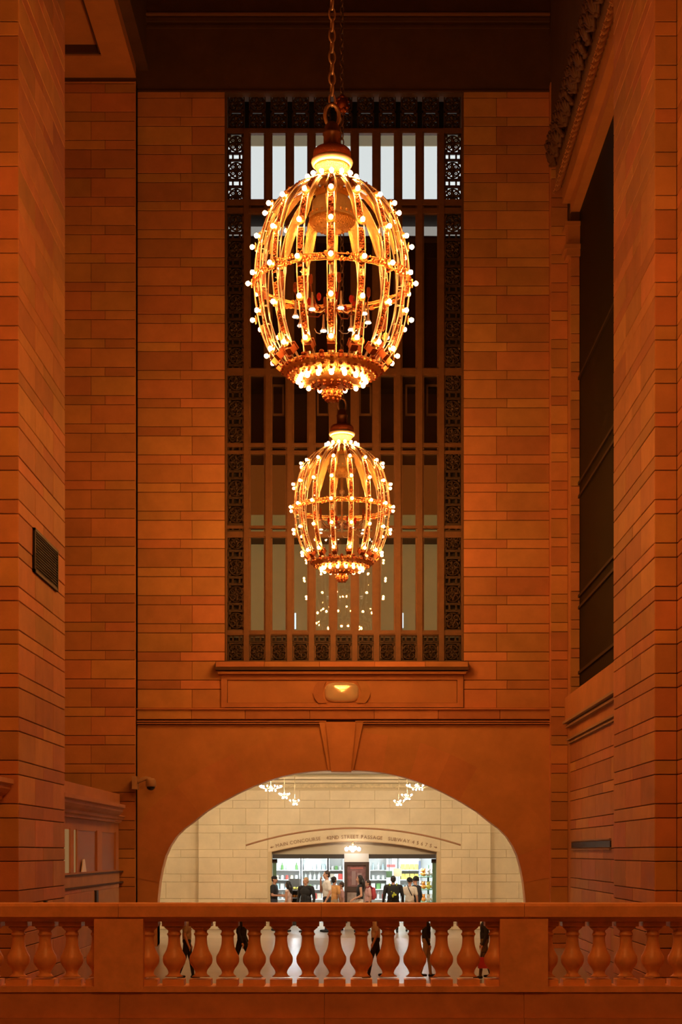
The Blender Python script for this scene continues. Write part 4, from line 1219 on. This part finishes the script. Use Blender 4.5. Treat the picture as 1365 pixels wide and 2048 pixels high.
# hanging panels and sign
def card(nm, x0, x1, y0, y1, d, m, label, cat):
    o = MB().box(PX(x0, d), PX(x1, d), d, d + .05, PZ(y1, d), PZ(y0, d)).build(nm, m); tag(o, label, cat)
    MB().tube([(PX((x0+x1)/2, d), d + .02, PZ(y0, d)), (PX((x0+x1)/2, d), d + .02, 1.78)], .008, 5).build('hanger', IRON, o)
    return o
card('hanging_panel', 788, 804, 1737, 1753, 53.6, mat('tan_panel', (.52, .40, .22), .6), 'tan square panel hanging in the right half of the shop', 'panel')
card('hanging_panel', 773, 785, 1742, 1755, 53.4, mat('moss_panel', (.10, .16, .07), .6), 'dark green panel hanging left of the tan panel', 'panel')
card('shop_sign', 774, 791, 1729, 1734.5, 54.0, emat('pink_sign', (1.0, .35, .32), 1.1), 'small glowing pink sign above the hanging panels', 'sign')
card('hanging_panel', 838, 842, 1722, 1752, 54.6, mat('blue_panel', (.30, .36, .58), .6), 'narrow blue upright panel beside the toy stand', 'panel')
# counter
ct = empty('shop_counter', (px_(765, 53.4), 53.4, -.75)); tag(ct, 'white and green shop counter right of the pillar', 'counter')
MB().box(-.45, .35, -.25, .25, 0, .62).build('body', mat('counter_pale', (.50, .58, .48), .5), ct)
MB().box(-.48, .38, -.28, .28, .62, .66).build('top', shelf_m, ct)
# ================================================================== people
def capsule(mb, p0, p1, r0, r1, n=10):
    p0, p1 = Vector(p0), Vector(p1); d = (p1 - p0); L = d.length
    t = d.normalized() if L > 1e-6 else Vector((0, 0, 1))
    pts = []; rr = []
    for k in (0, .35, .75): 
        a = math.pi/2 * (1 - k); pts.append(p0 - t * r0 * math.sin(a)); rr.append(max(r0 * math.cos(a), .001))
    pts += [p0, p1]; rr += [r0, r1]
    for k in (.75, .35, 0):
        a = math.pi/2 * (1 - k); pts.append(p1 + t * r1 * math.sin(a)); rr.append(max(r1 * math.cos(a), .001))
    mb.tube(pts, rr, n)
SKIN1 = mat('skin_light', (.55, .30, .20), .6); SKIN2 = mat('skin_tan', (.42, .21, .13), .6)
def cloth(nm, c): return mat('cloth_' + nm, c, .85, noise=.15, nscale=10)
HAIR_K = mat('hair_black', (.012, .009, .008), .5); HAIR_B = mat('hair_brown', (.035, .02, .013), .5); HAIR_F = mat('hair_fair', (.42, .28, .14), .6)
def person(px, d, zf, height, face, label, top, bottom, skin=SKIN1, hair=HAIR_K, style='short', sleeve='short', arms=None, walk=0.0, shoe=None, skirt=False, slim=1.0, lean=0.0, headturn=0.0, hat=None):
    s = height / 1.75
    shoe = shoe or cloth('black', (.014, .013, .013))
    P = []   # (kind, a, b, r0, r1, material)
    def cap(a, b, r0, r1, m): P.append(('c', Vector(a), Vector(b), r0, r1, m))
    def ell(c, r, m): P.append(('e', Vector(c), Vector(r), 0, 0, m))
    W = slim
    LY = lambda z: -lean * max(0, z - .95)
    # legs
    for sd in (-1, 1):
        st = walk * sd
        hip = (sd*.085*W, 0, .93); knee = (sd*.095*W, -.16*st - .03*abs(walk), .50); ank = (sd*.10*W, -.30*st + (.10*walk if st < 0 else 0), .085 + (.05*walk if st < 0 else 0))
        cap(hip, knee, .088*W, .060*W, bottom); cap(knee, ank, .058*W, .040, bottom)
        cap((ank[0], ank[1] + .03, ank[2] - .045), (ank[0] + sd*.02, ank[1] - .15, ank[2] - .050), .038, .034, shoe)
    if skirt:
        cap((0, 0, .95), (0, 0, .62), .15*W, .20*W, bottom)
    # torso
    ell((0, 0, .97), (.165*W, .115*W, .13), bottom)
    cap((0, LY(1.02), 1.02), (0, LY(1.18), 1.16), .118*W, .125*W, top)
    ell((0, LY(1.10), 1.08), (.158*W, .115*W, .16), top)
    ell((0, LY(1.30), 1.29), (.175*W, .120*W, .19), top)
    cap((-.135*W, LY(1.42), 1.415), (.135*W, LY(1.42), 1.415), .070*W, .070*W, top)
    hy = LY(1.62)
    cap((0, LY(1.45), 1.44), (0, hy - .01, 1.55), .056, .050, skin)
    # head
    H = Matrix.Translation((0, hy - .02, 1.635)) @ Matrix.Rotation(headturn, 4, 'Z')
    def hp(x, y, z): return H @ Vector((x, y, z))
    ell(hp(0, .012, .022), (.074, .090, .092), skin); ell(hp(0, -.022, -.045), (.056, .066, .066), skin)
    ell(hp(0, -.055, -.088), (.026, .026, .022), skin)
    cap(hp(0, -.082, .012), hp(0, -.104, -.022), .010, .014, skin)
    for sd in (-1, 1): ell(hp(sd*.076, .008, -.012), (.012, .020, .032), skin)
    # arms
    arms = arms or {}
    for sd, nm in ((-1, 'r'), (1, 'l')):
        sh = Vector((sd*.185*W, LY(1.42), 1.41))
        el, wr = arms.get(nm, ((sd*.245*W, LY(1.2)+.03, 1.12), (sd*.255*W, -.07, .87)))
        el, wr = Vector(el), Vector(wr)
        if sleeve == 'none': cap(sh, el, .050*W, .038, skin); ell(sh, (.055, .055, .05), top)
        elif sleeve == 'short':
            md = sh.lerp(el, .62); cap(sh, md, .062*W, .060, top); cap(md, el, .042, .038, skin)
        else: cap(sh, el, .062*W, .050, top)
        cap(el, wr, .040 if sleeve != 'long' else .048, .027 if sleeve != 'long' else .036, skin if sleeve != 'long' else top)
        dr = (wr - el).normalized()
        sdv = dr.cross(Vector((0, -1, .01))); sdv = sdv.normalized() if sdv.length > .1 else Vector((1, 0, 0))
        nv = sdv.cross(dr).normalized()
        pc = wr + dr * .055
        cap(wr, pc + dr*.02, .024, .030, skin); cap(pc - sdv*.018, pc + sdv*.018, .024, .024, skin)
        for q, (off, ln) in enumerate(((-.030, .060), (-.010, .072), (.010, .068), (.029, .052))):
            k0 = wr + dr * .085 + sdv * off; k1 = k0 + dr * ln * .55 - nv * .008; k2 = k1 + dr * ln * .45 - nv * .022
            cap(k0, k1, .0105, .0095, skin); cap(k1, k2, .0095, .0080, skin)
        t0 = wr + dr*.03 - sdv*.028; t1 = t0 + dr*.032 - sdv*.026; cap(t0, t1, .013, .011, skin); cap(t1, t1 + dr*.03 - sdv*.004, .011, .009, skin)
    mb = MB()
    for kd, a, b, r0, r1, m in P:
        if kd == 'c': capsule(mb, a, b, r0, r1)
        else: mb.sphere(a, tuple(b), 14, 9)
    me = mb.mesh('person_src')
    tmp = link('person_src', me)
    rm = tmp.modifiers.new('r', 'REMESH'); rm.mode = 'VOXEL'; rm.voxel_size = .0125
    sm = tmp.modifiers.new('s', 'SMOOTH'); sm.factor = .5; sm.iterations = 2
    dg = bpy.context.evaluated_depsgraph_get()
    out = bpy.data.meshes.new_from_object(tmp.evaluated_get(dg)); out.name = 'person'
    bpy.data.objects.remove(tmp)
    mats = []
    for p_ in P:
        if p_[5] not in mats: mats.append(p_[5])
    out.materials.clear()
    for m in mats: out.materials.append(m)
    n = len(out.polygons); C = np.empty(n * 3); out.polygons.foreach_get('center', C); C = C.reshape(-1, 3)
    best = np.full(n, 1e9); idx = np.zeros(n, dtype=np.int32)
    for kd, a, b, r0, r1, m in P:
        if kd == 'c':
            A = np.array(a); B = np.array(b); ab = B - A; L2 = max(ab @ ab, 1e-9)
            t = np.clip(((C - A) @ ab) / L2, 0, 1); q = C - (A + t[:, None] * ab)
            dd_ = np.linalg.norm(q, axis=1) - (r0 + (r1 - r0) * t)
        else:
            q = (C - np.array(a)) / np.array(b); ln = np.linalg.norm(q, axis=1)
            dd_ = (ln - 1) * min(b)
        w = dd_ < best; best[w] = dd_[w]; idx[w] = mats.index(m)
    out.polygons.foreach_set('material_index', idx)
    out.polygons.foreach_set('use_smooth', [True] * n)
    out.update()
    o = link('person', out, None, (PX(px, d), d, zf), (0, 0, face), (s, s, s))
    tag(o, label, 'person')
    # hair, eyes, mouth
    hb = MB()
    if style != 'cap' :
        hb.sphere((0, .022, .040), (.084, .092, .088), 14, 9)
        if style == 'short': hb.sphere((0, .055, -.01), (.072, .058, .075), 12, 8)
        if style == 'long':
            hb.sphere((0, .06, -.02), (.085, .062, .11), 12, 8); hb.tube([(0, .06, .0), (0, .095, -.12), (0, .10, -.25), (0, .085, -.36)], [.08, .085, .075, .03], 12)
            for sd in (-1, 1): hb.tube([(sd*.072, .0, .03), (sd*.082, .01, -.08), (sd*.08, .02, -.20)], [.03, .032, .015], 8)
        if style == 'bun':
            hb.sphere((0, .055, -.01), (.075, .058, .078), 12, 8); hb.sphere((0, .10, .055), .055, 10, 7)
        if style == 'curly':
            rq = random.Random(int(px))
            for i in range(26):
                a, t = rq.uniform(0, 6.28), rq.uniform(-.3, 1.4)
                hb.sphere((.08*math.cos(a)*math.cos(t), .03 + .085*math.sin(a)*math.cos(t), .035 + .085*math.sin(t)), .032, 6, 4)
    else:
        hb.sphere((0, .05, -.005), (.072, .05, .07), 12, 8)
    # keep the face clear: push hair front back
    for i, v in enumerate(hb.v):
        if v[1] < -.045 and v[2] < .075: hb.v[i] = (v[0], -.045, v[2])
    hb.xform(H)
    hr = hb.build('hair', hair, o)
    if style == 'cap':
        cb = MB(); cb.sphere((0, .012, .055), (.088, .100, .072), 14, 9); cb.box(-.06, .06, -.165, -.06, .045, .058); cb.xform(H); cb.build('cap', hat, o)
    eb = MB()
    for sd in (-1, 1): eb.sphere((sd*.031, -.073, .012), (.011, .008, .007), 7, 5)
    eb.xform(H); eb.build('eyes', HAIR_K, o)
    m_ = MB().sphere((0, -.083, -.056), (.022, .006, .006), 8, 5); m_.xform(H); m_.build('mouth', mat('lips', (.35, .10, .08), .5), o)
    return o
Zp = -0.75
def hgt(y, d): return PZ(y, d) - Zp
black = cloth('black', (.014, .013, .013)); white = cloth('white', (.78, .76, .72)); pink = cloth('pink', (.62, .36, .33)); blush = cloth('blush', (.66, .50, .44))
navy = cloth('navy', (.03, .035, .05)); orange = cloth('orange', (.62, .30, .10)); cream = cloth('cream', (.68, .60, .50)); tan = cloth('tan', (.40, .30, .20)); olive = cloth('olive', (.18, .15, .09))
LEFT, RIGHT, AWAY = -math.pi/2, math.pi/2, math.pi
person(548.5, 50.35, Zp, hgt(1752, 50.35), RIGHT - .3, 'person in a black T-shirt and dark cap at the left edge of the shop', black, navy, SKIN2, style='cap', hat=black,
       arms={'r': ((-.24, -.02, 1.14), (-.14, -.28, 1.12)), 'l': ((.24, -.02, 1.14), (.10, -.30, 1.14))})
person(577, 49.5, Zp, hgt(1762.5, 49.5), LEFT - .35, 'person with long dark hair in a pale pink sleeveless dress facing left', blush, blush, SKIN2, style='long', sleeve='none', skirt=True, slim=.95)
person(612.5, 49.2, Zp, hgt(1755, 49.2), -.55, 'person with short fair hair in a loose black shirt facing left', black, black, SKIN1, HAIR_F, sleeve='long', slim=1.22, headturn=-.15)
person(654.5, 49.4, Zp, hgt(1741.5, 49.4), LEFT + .25, 'tall person in a white T-shirt with one hand raised to the chin', white, navy, SKIN1, HAIR_B, slim=1.05,
       arms={'r': ((-.23, -.12, 1.16), (-.06, -.17, 1.44)), 'l': ((.25, .03, 1.12), (.24, -.10, .88))})
person(668.5, 50.3, Zp, hgt(1753.5, 50.3), AWAY - .6, 'person in an orange top with a dark bun behind the white T-shirt', orange, tan, SKIN2, style='bun', slim=.95)
person(684, 50.6, Zp, hgt(1764, 50.6), LEFT, 'person in a pink top half hidden by the poster stand', pink, tan, SKIN2, HAIR_B, slim=.9)
person(720.5, 49.3, Zp, hgt(1750.5, 49.3), LEFT + .1, 'person with long dark hair in a black tank top and white trousers', black, white, SKIN1, style='long', sleeve='none', slim=.92,
       arms={'l': ((.24, .02, 1.13), (.14, -.20, 1.02)), 'r': ((-.24, .02, 1.13), (-.16, -.20, 1.0))})
p8 = person(737, 50.1, Zp, hgt(1760, 50.1), LEFT + .2, 'person in a pink shirt with a red backpack behind the black tank top', pink, black, SKIN1, HAIR_B)
p9 = person(787, 49.0, Zp, hgt(1752, 49.0), AWAY + .1, 'person seen from behind in black with a black and green backpack', black, black, SKIN1, HAIR_K, sleeve='long', slim=1.2)
person(820, 49.6, Zp, hgt(1756, 49.6), AWAY - .2, 'person in a cream T-shirt with a dark cross-body strap seen from behind', cream, tan, SKIN1, HAIR_K, style='curly', slim=.98)
person(832, 50.0, Zp, hgt(1753.5, 50.0), AWAY + .9, 'person in a dark jacket beside the toy stand', navy, black, SKIN1, HAIR_K, style='curly', sleeve='long', slim=1.02)
# backpacks and strap
def backpack(px, d, z, rz, m, m2, label, logo=False, sc=1.0):
    b = empty('backpack', (PX(px, d), d, z), rz); tag(b, label, 'backpack')
    vs = MB(); vs.sphere((0, 0, 0), (.17*sc, .09*sc, .23*sc), 16, 10)
    for i, v in enumerate(vs.v): vs.v[i] = (max(-.15*sc, min(.15*sc, v[0]*1.15)), v[1], max(-.2*sc, min(.21*sc, v[2]*1.1)))
    vs.build('bag_body', m, b)
    MB().sphere((0, .07*sc, -.06*sc), (.11*sc, .05*sc, .10*sc), 12, 8).build('front_pocket', m, b)
    for s_ in (-1, 1): MB().tube([(s_*.09, -.03, .18*sc), (s_*.11, -.10, .26*sc), (s_*.115, -.20, .20*sc)], .018, 6).build('strap', m2, b)
    if logo:
        lg = MB()
        lg.sphere((-.03, .118, -.06), (.05, .010, .035), 8, 5); lg.sphere((.03, .118, -.09), (.03, .010, .055), 8, 5); lg.sphere((.0, .118, -.02), (.025, .01, .04), 8, 5); lg.sphere((.07, .10, .03), (.018, .012, .018), 8, 5)
        lg.build('logo', m2, b)
    return b
backpack(787.5, 48.78, Zp + 1.18, AWAY + .1, black, mat('bag_lime', (.45, .50, .04), .6), 'black backpack with a lime green emblem on the person in black', True)
backpack(746.5, 50.1, Zp + 1.12, LEFT + .2, mat('bag_red', (.50, .06, .07), .7), mat('bag_dark_red', (.30, .03, .04), .7), 'red backpack on the person in the pink shirt', False, .9)
st_ = MB().tube([(PX(815, 49.45), 49.47, Zp + 1.40), (PX(819, 49.43), 49.455, Zp + 1.25), (PX(824.5, 49.45), 49.46, Zp + 1.08)], .012, 6).build('shoulder_strap', black)
tag(st_, 'dark cross-body strap over the cream T-shirt', 'strap')
# walkers on the ramp, seen between the balusters
def walker(px, d, h, face, label, top, bottom, **k): return person(px, d, zr(d), h, face, label, top, bottom, **k)
walker(374, 40.0, 1.62, RIGHT, 'person in a tan top and black trousers glimpsed behind the second gap of the balustrade', tan, black, walk=.5)
walker(484, 40.2, 1.70, RIGHT - .2, 'person all in black glimpsed between the balusters left of centre', black, black, walk=1.0, sleeve='long')
walker(752, 40.1, 1.66, LEFT, 'person in a pale top and black trousers glimpsed between the balusters right of centre', cream, black, walk=.6)
walker(853, 40.2, 1.60, RIGHT, 'person in a black jacket and tan trousers glimpsed between the balusters', black, tan, sleeve='long', walk=.4)
w6 = walker(970, 40.0, 1.64, LEFT, 'person in a dark jacket with a red bag near the right pedestal', navy, olive, sleeve='long', walk=.4)
bg = empty('shopping_bag', (PX(970, 39.7), 39.7, zr(39.7) + .30)); tag(bg, 'red shopping bag glimpsed low between the last balusters', 'bag')
MB().box(-.16, .16, -.06, .06, 0, .26).build('bag_body', mat('bag_red2', (.60, .05, .07), .6), bg)
MB().tube([(-.08, 0, .26), (-.06, 0, .38), (.06, 0, .38), (.08, 0, .26)], .010, 6).build('handle', black, bg)
